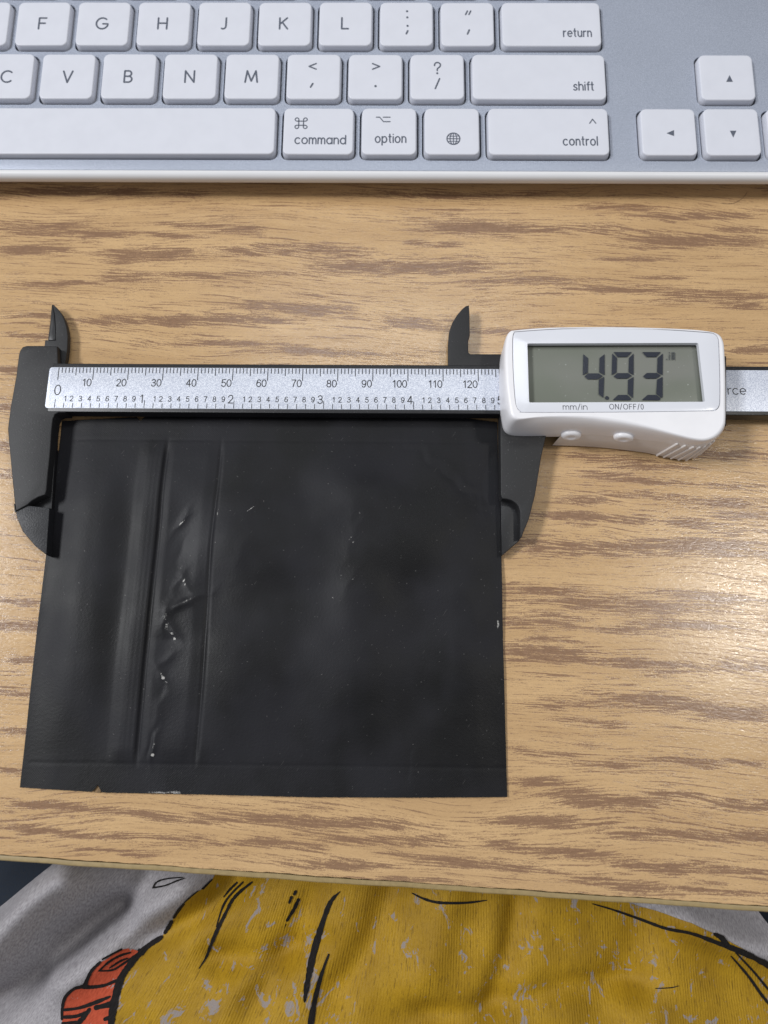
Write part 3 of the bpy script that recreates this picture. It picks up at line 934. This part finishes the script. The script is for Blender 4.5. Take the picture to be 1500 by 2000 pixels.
gp = np.array(CF.pts(G_px, 1.0))
def capsule(name, base, z0, z1, r, mat, parent, lean=(0, 0)):
    V, Fc = [], []
    loops = []
    for k in range(5):
        a = math.pi / 2 * k / 4
        loops.append((r * math.sin(a), z0 + r * (1 - math.cos(a))))
    for k in range(1, 5):
        a = math.pi / 2 * (1 - k / 4)
        loops.append((r * math.sin(a), z1 - r * (1 - math.cos(a))))
    L = []
    for rr, z in loops:
        f = (z - z0) / (z1 - z0)
        L.append([(base[0] + lean[0] * f + max(rr, .01) * math.cos(2 * math.pi * i / 12), base[1] + lean[1] * f + max(rr, .01) * math.sin(2 * math.pi * i / 12), z) for i in range(12)])
    rings(V, Fc, L)
    return mk(name, V, Fc, mat, parent, sharp=80)
for (bx, by), (ux, uy) in zip([(1283, 888), (1298, 892.5), (1313, 896), (1327, 898), (1341, 898), (1355, 893.5), (1367, 887)],
                              [(1310, 857), (1324, 860), (1339, 863), (1354, 866), (1368, 867), (1382, 865), (1392, 861)]):
    a0, a1 = gang(CF.ray(bx, by, 1.2)), gang(CF.ray(ux, uy, 11.0))
    p0 = [cen[0] + (wall(a0, 1.0) + .12) * math.cos(a0), cen[1] + (wall(a0, 1.0) + .12) * math.sin(a0)]
    p1 = [cen[0] + (wall(a1, 11.4) + .12) * math.cos(a1), cen[1] + (wall(a1, 11.4) + .12) * math.sin(a1)]
    capsule('grip_ridge', p0, .7, 11.6, .36, M_grip, cal, lean=(p1[0] - p0[0], p1[1] - p0[1]))
# two push buttons on the lower wall
def button(px, py):
    best = None
    for z in np.arange(6, 13, .1):
        x, y = CF.ray(px, py, z)
        d = abs(math.hypot(x - cen[0], y - cen[1]) - wall(gang((x, y)), z))
        if best is None or d < best[0]: best = (d, x, y, z)
    _, x, y, z = best
    a = gang((x, y))
    P_ = lambda a, z: np.array([cen[0] + wall(a, z) * math.cos(a), cen[1] + wall(a, z) * math.sin(a), z])
    c = P_(a, z)
    e1 = P_(a + .03, z) - P_(a - .03, z); e1 /= np.linalg.norm(e1)
    e2 = P_(a, z + 1.2) - P_(a, z - 1.2); e2 -= e1 * (e1 @ e2); e2 /= np.linalg.norm(e2)
    nn = np.cross(e1, e2)
    V, Fc = [], []
    L = []
    for rr, d in ((2.75, -.8), (2.75, .55), (2.6, .95), (2.2, 1.2), (1.5, 1.3), (1.1, 1.25), (.8, 1.1), (.4, 1.05), (.02, 1.05)):
        L.append([tuple(c + e1 * rr * math.cos(t) + e2 * rr * .8 * math.sin(t) + nn * d) for t in np.linspace(0, 2 * math.pi, 32, endpoint=False)])
    rings(V, Fc, L)
    mk('push_button', V, Fc, M_white, cal, sharp=60)
button(1115, 847)
button(1218, 851)

# ------------------------------------------------------------------ pouch
PF = Frame(-93.027, 27.485, 0.0, -0.0111)
pouch = empty('pouch', PF, 'matte black foil zip pouch lying flat between the caliper jaws', 'pouch')
PW, PH = 125.68, 100.9
def pouch_local(px, py, z=2.0):
    x, y = PF.ray(px, py, z)
    return x, -y
topc = [(120, 818), (190, 815), (270, 811), (400, 809), (500, 807), (600, 804), (700, 801), (800, 802.5), (860, 808), (920, 815), (972, 820)]
tops = [pouch_local(a, b, 2.2) for a, b in topc]
botc = [(35, 1538), (120, 1543), (200, 1548), (400, 1552), (600, 1557), (800, 1558), (992, 1557)]
bots = [pouch_local(a, b, .8) for a, b in botc]
def notch(a, a0, w, d):
    return d * np.clip(1 - np.abs(a - a0) / w, 0, 1)
na, nb = 460, 380
A = np.linspace(0, 1, na)[None, :].repeat(nb, 0)
Bv = np.linspace(0, 1, nb)[:, None].repeat(na, 1)
a_top0, a_bot0 = pouch_local(118, 820, 2.0)[0], pouch_local(35, 1538, .8)[0]
a_top1, a_bot1 = pouch_local(972, 820, 2.0)[0], pouch_local(992, 1557, .8)[0]
# side edges of the pouch are a little wavy, measured off the photograph
le = np.array([pouch_local(x, y, 1.6) for x, y in [(118, 820), (112, 880), (103, 950), (95, 1020), (87, 1090), (70, 1230), (52, 1390), (35, 1538)]])
re_ = np.array([pouch_local(x, y, 1.6) for x, y in [(972, 820), (974, 900), (978, 990), (980, 1080), (982, 1200), (987, 1380), (992, 1557)]])
bb = Bv * PH
left = np.interp(bb, le[:, 1], le[:, 0]); right = np.interp(bb, re_[:, 1], re_[:, 0])
X = left + (right - left) * A
tb = np.interp(X, [p[0] for p in tops], [p[1] for p in tops])
bbm = np.interp(X, [p[0] for p in bots], [p[1] for p in bots])
n1 = pouch_local(272, 815)[0]; n2 = pouch_local(190, 1545, .8)[0]
tb = tb + notch(X, n1, 1.1, 1.3) + .05 * np.sin(X * 5.1) * np.sin(X * 1.7)
bbm = bbm - notch(X, n2, 1.2, 1.9) + .06 * np.sin(X * 4.3) * np.sin(X * 2.1 + 1)
Y = tb + (bbm - tb) * Bv
def sm(x, a, b):
    t = np.clip((x - a) / (b - a), 0, 1)
    return t * t * (3 - 2 * t)
def gauss(x, w): return np.exp(-(x / w) ** 2)
inter = sm(Y, 3.0, 26.0) * (1 - sm(Y, PH - 32, PH - 4.0))
interx = sm(X, 0, 12) * (1 - sm(X, PW - 14, PW - .5))
Z = .55 + .35 * sm(X, 0, 10) * (1 - sm(X, PW - 8, PW))
Z += 1.5 * inter * (0.25 + .75 * interx)
# slow swells of the filled foil
Z += inter * sm(X, 14, 40) * (2.0 * vnoise(X, Y, 34, 3) + 2.2 * vnoise(X, Y, 17, 4) + .35 * vnoise(X, Y, 7, 6)) + .05 * vnoise(X, Y, 4, 8)
Z -= inter * .8 * gauss(X - 21.5, 4.5) * sm(Y, 6, 20)
Z += inter * .9 * gauss(X - 60, 14) * sm(Y, 10, 40) + inter * .8 * gauss(X - 88, 9) * gauss(Y - 45, 40)
# zip: raised double track, crisp fold beside it, second fold
zi = sm(Y, 4.0, 12.0) * (1 - sm(Y, PH - 11.0, PH - 5.0))
xz = X - (31.4 - 1.3 * (Y / PH))
x2 = X - (46.4 - 1.0 * (Y / PH)) - .25 * np.sin(Y / 9.0)
track = sm(xz, -8.5, -4.4) * (1 - sm(xz, -1.2, -.3))
Z += zi * (.48 * track + .010 * track * np.cos(xz * 2 * math.pi / 1.3))
Z -= zi * (.30 * gauss(xz + .05, .45))
Z += zi * .32 * sm(xz, 0, 2.5) * (1 - sm(x2, -4.0, -.1))
Z -= zi * (.26 * gauss(x2, .42))
Z += zi * .20 * sm(x2, .2, 1.4) * (1 - sm(x2, 3, 16))
# heat seals: a step where they begin
Z -= .05 * gauss(Y - 6.0, .5) * sm(X, 1, 3)
Z -= .05 * gauss(Y - (PH - 6.6), .5) * sm(X, 1, 3)
# crumples between the two folds
for px, py, ang, ln, wd2, h in [(352, 1022, 50, 4.5, .8, .38), (362, 1005, 62, 3, .7, .25), (352, 1075, 75, 5, .9, -.25), (352, 1128, 60, 3.4, .7, .35), (362, 1140, -60, 3, .7, .3), (370, 1172, 25, 6.0, .9, .55),
                                (345, 1184, 10, 4, .9, .4), (322, 1205, 80, 4.5, 1.0, .6), (338, 1232, -50, 3.2, .8, .5), (320, 1250, 0, 4, 1.2, -.35), (325, 1288, 40, 3.5, .9, .35), (312, 1318, -55, 3.4, .8, .5),
                                (318, 1345, 80, 4, 1, -.3), (305, 1400, 82, 7, 1.1, .35), (297, 1462, 80, 3.6, .45, .45), (292, 1455, 80, 3.6, .45, -.35),
                                (470, 1085, 75, 8, 1.6, .22), (690, 1050, 70, 9, 1.2, .2), (688, 1130, 60, 5, .9, .18), (690, 1000, 80, 6, 1.2, .14),
                                (870, 925, -40, 13, .8, -.25), (880, 915, -40, 13, 1.2, .2), (930, 970, -60, 8, 1.0, .15), (800, 1500, 85, 6, .5, -.18), (905, 1395, 20, 10, 2, .12)]:
    cx, cy = pouch_local(px, py, 2.4)
    t = math.radians(ang)
    du = (X - cx) * math.cos(t) - (Y - cy) * math.sin(t)
    dv = (X - cx) * math.sin(t) + (Y - cy) * math.cos(t)
    dv = dv + .12 * du * np.sin(du * .8)
    Z += .58 * h * np.exp(-(du / ln) ** 2 - np.abs(dv / (wd2 * 1.35)) ** 1.6)
Z = np.maximum(Z, .45)
# crease and edge glints painted into the colour, plus a few pale scratches
GLINT = np.zeros_like(Z)
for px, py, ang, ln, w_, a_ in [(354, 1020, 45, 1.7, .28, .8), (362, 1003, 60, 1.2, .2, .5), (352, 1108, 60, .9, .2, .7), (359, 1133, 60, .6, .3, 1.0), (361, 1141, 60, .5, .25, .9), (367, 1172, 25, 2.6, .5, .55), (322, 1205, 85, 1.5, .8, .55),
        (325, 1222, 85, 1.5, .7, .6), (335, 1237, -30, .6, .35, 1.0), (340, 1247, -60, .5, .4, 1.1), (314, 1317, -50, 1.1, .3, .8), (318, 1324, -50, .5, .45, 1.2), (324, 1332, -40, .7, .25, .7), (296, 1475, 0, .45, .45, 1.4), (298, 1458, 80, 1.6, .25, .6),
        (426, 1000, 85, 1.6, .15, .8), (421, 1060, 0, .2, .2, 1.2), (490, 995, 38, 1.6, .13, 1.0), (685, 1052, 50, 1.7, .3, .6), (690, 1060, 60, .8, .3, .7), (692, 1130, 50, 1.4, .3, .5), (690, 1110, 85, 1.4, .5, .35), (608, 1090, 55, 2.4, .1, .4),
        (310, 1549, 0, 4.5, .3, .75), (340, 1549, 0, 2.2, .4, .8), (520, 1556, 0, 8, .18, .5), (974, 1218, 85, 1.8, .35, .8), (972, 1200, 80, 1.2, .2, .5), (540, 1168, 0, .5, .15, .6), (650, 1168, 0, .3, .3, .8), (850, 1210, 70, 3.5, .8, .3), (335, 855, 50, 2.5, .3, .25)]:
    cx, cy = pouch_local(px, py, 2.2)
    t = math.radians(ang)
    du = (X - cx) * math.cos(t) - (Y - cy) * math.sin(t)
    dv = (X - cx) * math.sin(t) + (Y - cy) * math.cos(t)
    GLINT = np.maximum(GLINT, a_ * np.exp(-(du / ln) ** 2 - (dv / w_) ** 2))
def pouch_mat():
    n = N('matte_black_foil', .46, srgb(42, 42, 45), 0.0, .24)
    x, y, z = n.xyz()
    g = n.noise(n.co, 1.4, 1.4, 1.4, detail=3, rough=.7)
    wx_ = n.math('SINE', n.math('MULTIPLY', x, 2 * math.pi / .62))
    wy_ = n.math('SINE', n.math('MULTIPLY', y, 2 * math.pi / .62))
    weave = n.math('MULTIPLY', wx_, wy_)
    cl = n.noise(n.co, .035, .03, .05, detail=3, rough=.6)
    sp = n.ramp(n.noise(n.co, 1.9, 1.9, 1.9, detail=0), .83, .87)
    ln = n.ramp(n.noise(n.co, .9, 2.4, 1.0, detail=1), .78, .82)
    c = n.mix(n.ramp(cl, .35, .68), srgb(10, 10, 12), srgb(26, 26, 31))
    c = n.mix(n.math('MULTIPLY', sp, .30), c, srgb(130, 128, 126))
    n.color(c)
    zz = n.math('MULTIPLY', n.ramp(x, 30, 38), n.ramp(x, 48, 40))
    fa = n.t.nodes.new('ShaderNodeAttribute'); fa.attribute_name = 'glint_scratch'
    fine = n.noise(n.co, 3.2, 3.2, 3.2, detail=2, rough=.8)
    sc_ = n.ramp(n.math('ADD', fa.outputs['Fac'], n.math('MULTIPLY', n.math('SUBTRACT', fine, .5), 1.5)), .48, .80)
    # fine scratches in two directions
    rot = n.comb(n.math('ADD', n.math('MULTIPLY', x, .57), n.math('MULTIPLY', y, .82)), n.math('SUBTRACT', n.math('MULTIPLY', x, .82), n.math('MULTIPLY', y, .57)))
    scr = n.ramp(n.noise(rot, 1 / 4.0, 1 / .16, detail=1), .765, .80)
    c = n.mix(n.math('MULTIPLY', scr, .35), c, srgb(120, 118, 116))
    c = n.mix(n.math('MULTIPLY', sc_, .8), c, srgb(196, 194, 190))  # pale colour of the painted glints and scratches
    n.color(c)
    n.rough(n.math('SUBTRACT', n.ramp(cl, .3, .7, .44, .56), n.math('MULTIPLY', zz, .08)))
    seal = n.math('ADD', n.ramp(y, -6.5, -5.5), n.ramp(y, -PH + 7.2, -PH + 6.2))
    b = n.bump(g, .050)
    b = n.bump(n.math('MULTIPLY', weave, n.math('ADD', n.math('MULTIPLY', seal, .35), .12)), .020, 1.0, b)
    return n.m
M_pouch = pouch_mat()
V = np.stack([X, -Y, Z], -1).reshape(-1, 3)
idx = np.arange(na * nb).reshape(nb, na)
Fq = np.stack([idx[1:, :-1], idx[1:, 1:], idx[:-1, 1:], idx[:-1, :-1]], -1).reshape(-1, 4)
ringi = np.concatenate([idx[0, :], idx[1:, -1], idx[-1, -2::-1], idx[-2:0:-1, 0]])
low = V[ringi].copy(); low[:, 2] = np.maximum(.12, low[:, 2] - .42)
base = len(V)
VV = np.concatenate([V, low])
n_ = len(ringi)
sides = [[int(ringi[i]), int(ringi[(i + 1) % n_]), base + (i + 1) % n_, base + i] for i in range(n_)]
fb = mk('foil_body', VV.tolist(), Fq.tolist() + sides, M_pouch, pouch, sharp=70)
at_ = fb.data.attributes.new('glint_scratch', 'FLOAT', 'POINT')
at_.data.foreach_set('value', np.r_[GLINT.ravel(), np.zeros(len(low))].astype(np.float32))
M_torn = simple('torn_brown_edge', srgb(120, 96, 66), .7, grain=(1.5, .3))
for (px, py, s) in ((190, 1541, 1.0), (273, 817, .6)):
    a, b = pouch_local(px, py, .8)
    prism('torn_notch', [(a - 1.0 * s, -b - .9 * s), (a + .7 * s, -b - 1.0 * s), (a + 1.0 * s, -b + .1), (a + .1, -b + .9 * s), (a - .5 * s, -b + .4)], .15, .42, M_torn, pouch, bev=.05)

# ------------------------------------------------------------------ hairs on the desk by the keyboard
M_hair = simple('dark_hair', srgb(70, 48, 34), .5)
def hair(pts, label, r=.045):
    P = [at(x, y, .1) for x, y in pts]
    P = np.array(smoothline([tuple(p[:2]) for p in P], 6))
    V, Fc, L = [], [], []
    c0 = P.mean(0)
    for i, p in enumerate(P):
        t = P[min(i + 1, len(P) - 1)] - P[max(i - 1, 0)]; t /= np.linalg.norm(t)
        nrm = np.array([-t[1], t[0]])
        L.append([(p[0] - c0[0] + nrm[0] * r * math.cos(a), p[1] - c0[1] + nrm[1] * r * math.cos(a), .08 + r * math.sin(a)) for a in (0, 2.09, 4.19)])
    rings(V, Fc, L)
    o = mk('hair', V, Fc, M_hair)
    o.location = (c0[0] * MM, c0[1] * MM, 0)
    o['label'] = label; o['category'] = 'hair'; o['group'] = 'loose hairs by the keyboard'
hair([(1460, 375), (1452, 385), (1440, 394), (1425, 398), (1408, 397)], 'fine dark hair on the desk below the arrow keys')
hair([(1092, 370), (1105, 378), (1122, 384), (1140, 380), (1162, 367)], 'fine looping hair on the desk below the control key', .03)

# ------------------------------------------------------------------ person in the chair
person = empty('person', Frame(0, -140, -60, 0), 'lap of a seated person in grey t-shirt with cracked yellow print below the desk edge', 'person')
PO = np.array([0, -140, -60.0])
folds = [((-125, -128), (-85, -98), 7.5, 9.0), ((-118, -139), (-78, -112), 5.0, -5.0), ((-95, -128), (-55, -104), 6, 3.2), ((-70, -118), (-40, -100), 5, -2.5),
         ((-14, -130), (5, -100), 5, -2.2), ((8, -128), (20, -100), 6, 2.0), ((30, -130), (38, -105), 4, -2.2), ((60, -135), (80, -105), 7, -2.2), ((-48, -122), (-20, -118), 4, -1.8), ((10, -134), (70, -128), 4, -1.6), ((85, -112), (125, -125), 5, 3.5), ((-60, -150), (-35, -125), 6, 1.6), ((-35, -130), (-22, -108), 4, -1.6)]
def shirt_h(x, y):
    x = np.asarray(x, float); y = np.asarray(y, float)
    z = -27.0 - .0011 * (x - 5) ** 2 * (np.abs(x) < 400) + .05 * (-105 - y)
    for (x0, y0), (x1, y1), w, h in folds:
        d = np.array([x1 - x0, y1 - y0], float); Ln = np.linalg.norm(d); d /= Ln
        du = (x - x0) * d[0] + (y - y0) * d[1]; dv = -(x - x0) * d[1] + (y - y0) * d[0]
        dv = dv + 1.2 * np.sin(du / 9)
        ext = np.clip(np.minimum(du + 12, Ln + 12 - du) / 14, 0, 1); ext = ext * ext * (3 - 2 * ext)
        z = z + (2.6 if x0 < -60 else 1.9) * h * np.exp(-(dv / w) ** 2) * ext
    z = z + 1.3 * np.sin(x / 11 + y / 17) * np.sin(y / 8 - x / 23) + .45 * np.sin(x / 4.6 + 1.3 * np.sin(y / 7)) * np.sin(y / 6 + x / 15)
    return z
def on_shirt(px, py, dz=0.0):
    z = -28.0
    for _ in range(25):
        p = at(px, py, z)
        z = .5 * z + .5 * (float(shirt_h(p[0], p[1])) + dz)
    return (p[0], p[1])
def drape(name, poly, dz, step, mat, parent, thick=0):
    poly = ccw(poly)
    dense = []
    for i in range(len(poly)):
        a, b = np.array(poly[i]), np.array(poly[(i + 1) % len(poly)])
        k = max(1, int(np.linalg.norm(b - a) / step))
        for j in range(k): dense.append(tuple(a + (b - a) * j / k))
    q = np.array(dense)
    gx, gy = np.meshgrid(np.arange(q[:, 0].min(), q[:, 0].max(), step), np.arange(q[:, 1].min(), q[:, 1].max(), step))
    G_ = np.stack([gx.ravel(), gy.ravel()], 1) + rng.rand(gx.size, 2) * step * .02
    G_ = G_[pip(G_, q)]
    pts = [Vector(p) for p in dense] + [Vector((float(a), float(b))) for a, b in G_]
    ed_ = [(i, (i + 1) % len(dense)) for i in range(len(dense))]
    v, e, f, *_ = delaunay_2d_cdt(pts, ed_, [], 0, 1e-5)
    v = np.array([(p.x, p.y) for p in v])
    f = np.array([list(t) for t in f])
    c = v[f].mean(1)
    f = f[pip(c, q)]
    a2 = (v[f[:, 1], 0] - v[f[:, 0], 0]) * (v[f[:, 2], 1] - v[f[:, 0], 1]) - (v[f[:, 1], 1] - v[f[:, 0], 1]) * (v[f[:, 2], 0] - v[f[:, 0], 0])
    f[a2 < 0] = f[a2 < 0][:, ::-1]
    z = shirt_h(v[:, 0], v[:, 1]) + dz
    V3 = np.stack([v[:, 0] - PO[0], v[:, 1] - PO[1], z - PO[2]], 1)
    return mk(name, V3.tolist(), f.tolist(), mat, parent, sharp=80)
def cloth(name, ca, cb, ribs=.35):
    n = N(name, .85, ca, 0, .2)
    x, y, z = n.xyz()
    s = n.math('MULTIPLY', n.ramp(x, -95, 40, -.60, -.02), 1.0)
    u = n.math('ADD', x, n.math('MULTIPLY', n.math('SUBTRACT', y, 20.0), s))
    uv = n.comb(u, y)
    return n, uv, x, y
def shirt_mat():
    n, uv, x, y = cloth('grey_jersey', srgb(150, 148, 154), None)
    g = n.noise(uv, 1 / .34, 1 / 1.1, detail=2, rough=.6)
    h = n.noise(uv, 1 / 6, 1 / 14, detail=3)
    c = n.mix(n.ramp(g, .25, .75), srgb(138, 134, 137), srgb(178, 175, 178))
    n.color(n.mix(n.ramp(h, .3, .7, 0, .25), c, srgb(130, 127, 132)))
    n.bump(g, .16)
    return n.m
def yellow_mat():
    n, uv, x, y = cloth('cracked_yellow_print', srgb(190, 150, 30), None)
    crack = n.noise(uv, 1 / .42, 1 / 4.2, detail=3, rough=.65)
    cr = n.ramp(crack, .56, .66)
    tone = n.noise(uv, 1 / 12, 1 / 16, detail=3)
    spk = n.noise(uv, 1 / .5, 1 / .9, detail=2, rough=.7)
    c = n.mix(n.ramp(tone, .3, .7), srgb(150, 116, 22), srgb(174, 137, 30))
    c = n.mix(n.ramp(spk, .3, .8, 0, .35), c, srgb(128, 94, 16))
    c = n.mix(n.math('MULTIPLY', cr, .55), c, srgb(84, 60, 18))
    # worn away, the jersey shows
    wr = n.noise(uv, 1 / 4.6, 1 / 7.0, detail=5, rough=.70, dist=1.2)
    wb = n.noise(uv, 1 / 22, 1 / 30, detail=1)
    worn = n.ramp(n.math('ADD', n.math('ADD', wr, n.math('MULTIPLY', n.math('SUBTRACT', spk, .5), .10)), n.math('MULTIPLY', n.math('SUBTRACT', wb, .5), .30)), .60, .635)
    c = n.mix(n.math('MULTIPLY', worn, .85), c, srgb(142, 136, 138))
    n.color(c)
    rib = n.math('SINE', n.math('MULTIPLY', n.math('ADD', n.xyz(uv)[0], n.math('MULTIPLY', spk, .35)), 2 * math.pi / .78))
    b = n.bump(rib, .03)
    b = n.bump(crack, -.16, 1.0, b)
    n.bump(spk, .08, 1.0, b)
    n.rough(n.ramp(worn, 0, 1, .55, .85))
    return n.m
def ink_mat(name, ca, cb, wornc):
    n, uv, x, y = cloth(name, ca, None)
    spk = n.noise(uv, 1 / .5, 1 / 1.6, detail=2, rough=.7)
    wr = n.ramp(n.noise(uv, 1 / 2.2, 1 / 3.0, detail=3, rough=.7), .64, .67)
    c = n.mix(n.ramp(spk, .3, .8), ca, cb)
    n.color(n.mix(n.math('MULTIPLY', wr, .8), c, wornc))
    n.bump(spk, .12)
    return n.m
M_shirt = shirt_mat(); M_yel = yellow_mat()
M_org = ink_mat('orange_print', srgb(184, 82, 56), srgb(156, 64, 42), srgb(150, 140, 138))
M_ink = ink_mat('black_print_ink', srgb(20, 18, 18), srgb(34, 31, 30), srgb(40, 36, 34))
sh_poly = [on_shirt(x, y) for x, y in [(-420, 2010), (-140, 1870), (-20, 1786), (20, 1755), (60, 1722), (100, 1690), (125, 1665), (160, 1620)]] + \
          [(-60, -60), (60, -60)] + [on_shirt(x, y) for x, y in [(1440, 1735), (1478, 1775), (1506, 1812), (1560, 1850), (1850, 1950), (1900, 2300)]] + [(140, -185), (-160, -185)]
shirt = drape('t_shirt', sh_poly, 0, 1.0, M_shirt, person)
Z7 = lambda L: [(x / 2, 1640 + y / 2) for x, y in L]
Z8 = lambda L: [(750 + x / 2, 1640 + y / 2) for x, y in L]
S = lambda L: [on_shirt(x, y, .2) for x, y in L]
mb = Z7([(860, 100), (830, 155), (795, 190), (765, 207), (730, 238), (700, 275), (672, 318), (648, 360), (625, 385), (582, 412), (542, 450), (503, 495), (474, 540), (458, 590), (444, 650), (434, 720), (425, 800)])
yel_poly = S(mb) + S(Z7([(420, 1000)])) + [(120, -160)] + S(Z8([(1800, 760), (1650, 560), (1500, 482), (1400, 425), (1300, 372), (1200, 325), (1100, 290), (1000, 262), (900, 225)])) + [(40, -70), (-20, -70)]
drape('yellow_print', yel_poly, .30, .9, M_yel, shirt)
org = Z7([(575, 420), (545, 436), (500, 424), (460, 432), (425, 462), (392, 480), (352, 522), (342, 565), (290, 582), (252, 620), (244, 690), (240, 780), (415, 780), (432, 690), (448, 590), (480, 520), (540, 455)])
drape('orange_print', S(org), .36, .8, M_org, shirt)
def pen(L, w, frame=Z7, jag=.16):
    P = frame(L)
    Q = [np.array(on_shirt(a, b, .3)) - PO[:2] for a, b in smoothline(P, 7)]
    ww = np.interp(np.linspace(0, 1, len(Q)), np.linspace(0, 1, len(w)), w) * .5 / 6.9
    ww = ww * (1 + jag * (rng.rand(len(Q)) - .5) * 2)
    ink = Ink(lambda x, y: float(shirt_h(x + PO[0], y + PO[1])) + .55 - PO[2])
    ink.stroke(Q, list(np.maximum(ww, .02)))
    ink.build('print_line', M_ink, shirt)
pen([(830, 155), (795, 190)], [5, 8])
pen([(775, 200), (750, 220), (722, 245)], [3, 4, 4])
pen([(720, 250), (700, 275), (680, 305)], [7, 10, 8])
pen([(672, 318), (660, 340), (645, 362)], [12, 16, 13])
pen([(632, 380), (582, 412), (542, 450), (503, 495), (474, 540), (458, 590), (444, 650), (434, 720), (428, 790)], [16, 20, 22, 24, 28, 34, 32, 28, 24])
pen([(985, 165), (935, 205), (905, 240), (880, 290), (850, 350), (825, 410), (805, 460), (778, 502)], [6, 11, 12, 13, 14, 12, 9, 3])
pen([(950, 165), (900, 215), (870, 262), (845, 340)], [6, 8, 8, 3])
pen([(925, 168), (900, 192), (875, 222)], [8, 9, 5])
pen([(1155, 202), (1150, 212)], [12, 10]); pen([(1138, 226), (1130, 246)], [12, 9])
pen([(1166, 234), (1150, 270)], [13, 13]); pen([(1146, 276), (1122, 315)], [13, 10]); pen([(1118, 330), (1112, 345)], [4, 2])
pen([(1328, 202), (1290, 245), (1258, 330), (1228, 430), (1208, 520), (1196, 590), (1190, 632)], [3, 16, 22, 26, 24, 18, 6])
pen([(1284, 448), (1258, 520), (1232, 620), (1214, 720), (1208, 790)], [8, 13, 18, 24, 26])
pen([(597, 187), (612, 165), (650, 152), (715, 146)], [5, 5, 4, 3]); pen([(597, 187), (645, 178), (690, 160), (720, 150)], [5, 4, 4, 3])
pen([(392, 478), (360, 510), (342, 545), (330, 570), (290, 582), (256, 615), (244, 660), (243, 700)], [10, 12, 14, 18, 12, 12, 12, 10])
pen([(330, 575), (370, 574), (415, 566), (462, 545)], [18, 14, 12, 10])
pen([(250, 664), (310, 656), (370, 636), (430, 612)], [11, 12, 14, 8])
pen([(475, 428), (440, 446), (402, 466)], [8, 9, 7])
pen([(388, 512), (425, 478), (470, 452), (510, 440)], [6, 9, 9, 6]); pen([(388, 512), (440, 508), (480, 485), (545, 440)], [6, 8, 8, 8])
pen([(430, 500), (470, 474), (500, 462)], [5, 9, 5]); pen([(545, 430), (560, 445)], [10, 8])
pen([(250, 692), (300, 688), (345, 670)], [12, 14, 9]); pen([(350, 662), (330, 690), (300, 722)], [14, 18, 18]); pen([(245, 716), (300, 712)], [9, 12])
pen([(375, 655), (440, 640)], [16, 20]); pen([(410, 700), (440, 690)], [12, 16])
pen([(815, 250), (900, 275), (1000, 310), (1100, 346), (1200, 366), (1300, 402), (1400, 440), (1500, 490), (1560, 530)], [4, 7, 10, 13, 14, 18, 22, 24, 24], Z8)
pen([(1290, 368), (1320, 385), (1345, 415)], [10, 22, 16], Z8)
pen([(1355, 455), (1420, 530), (1470, 600), (1510, 650)], [4, 10, 12, 10], Z8)
pen([(1372, 440), (1440, 512), (1480, 560), (1530, 620)], [4, 8, 9, 8], Z8)
pen([(110, 208), (150, 228), (200, 243), (260, 247), (330, 245), (400, 236)], [4, 8, 10, 10, 9, 4], Z8)
pen([(1060, 580), (1120, 577), (1150, 570)], [3, 4, 2], Z8)
# dark trousers beneath
def trousers():
    n = 60
    V, Fc = [], []
    for j in range(n + 1):
        for i in range(n + 1):
            x = -210 + 420 * i / n; y = -210 + 160 * j / n
            z = -92 + 12 * math.exp(-((x + 120) / 60) ** 2) + 12 * math.exp(-((x - 130) / 60) ** 2) + 1.5 * math.sin(x / 14 + y / 9)
            V.append((x - PO[0], y - PO[1], z - PO[2]))
    for j in range(n):
        for i in range(n):
            a = j * (n + 1) + i
            Fc.append([a, a + 1, a + n + 2, a + n + 1])
    m = simple('navy_denim', srgb(34, 44, 58), .85, grain=(1.6, .25), bump=(2.5, .15))
    mk('trousers', V, Fc, m, person, sharp=80)
trousers()
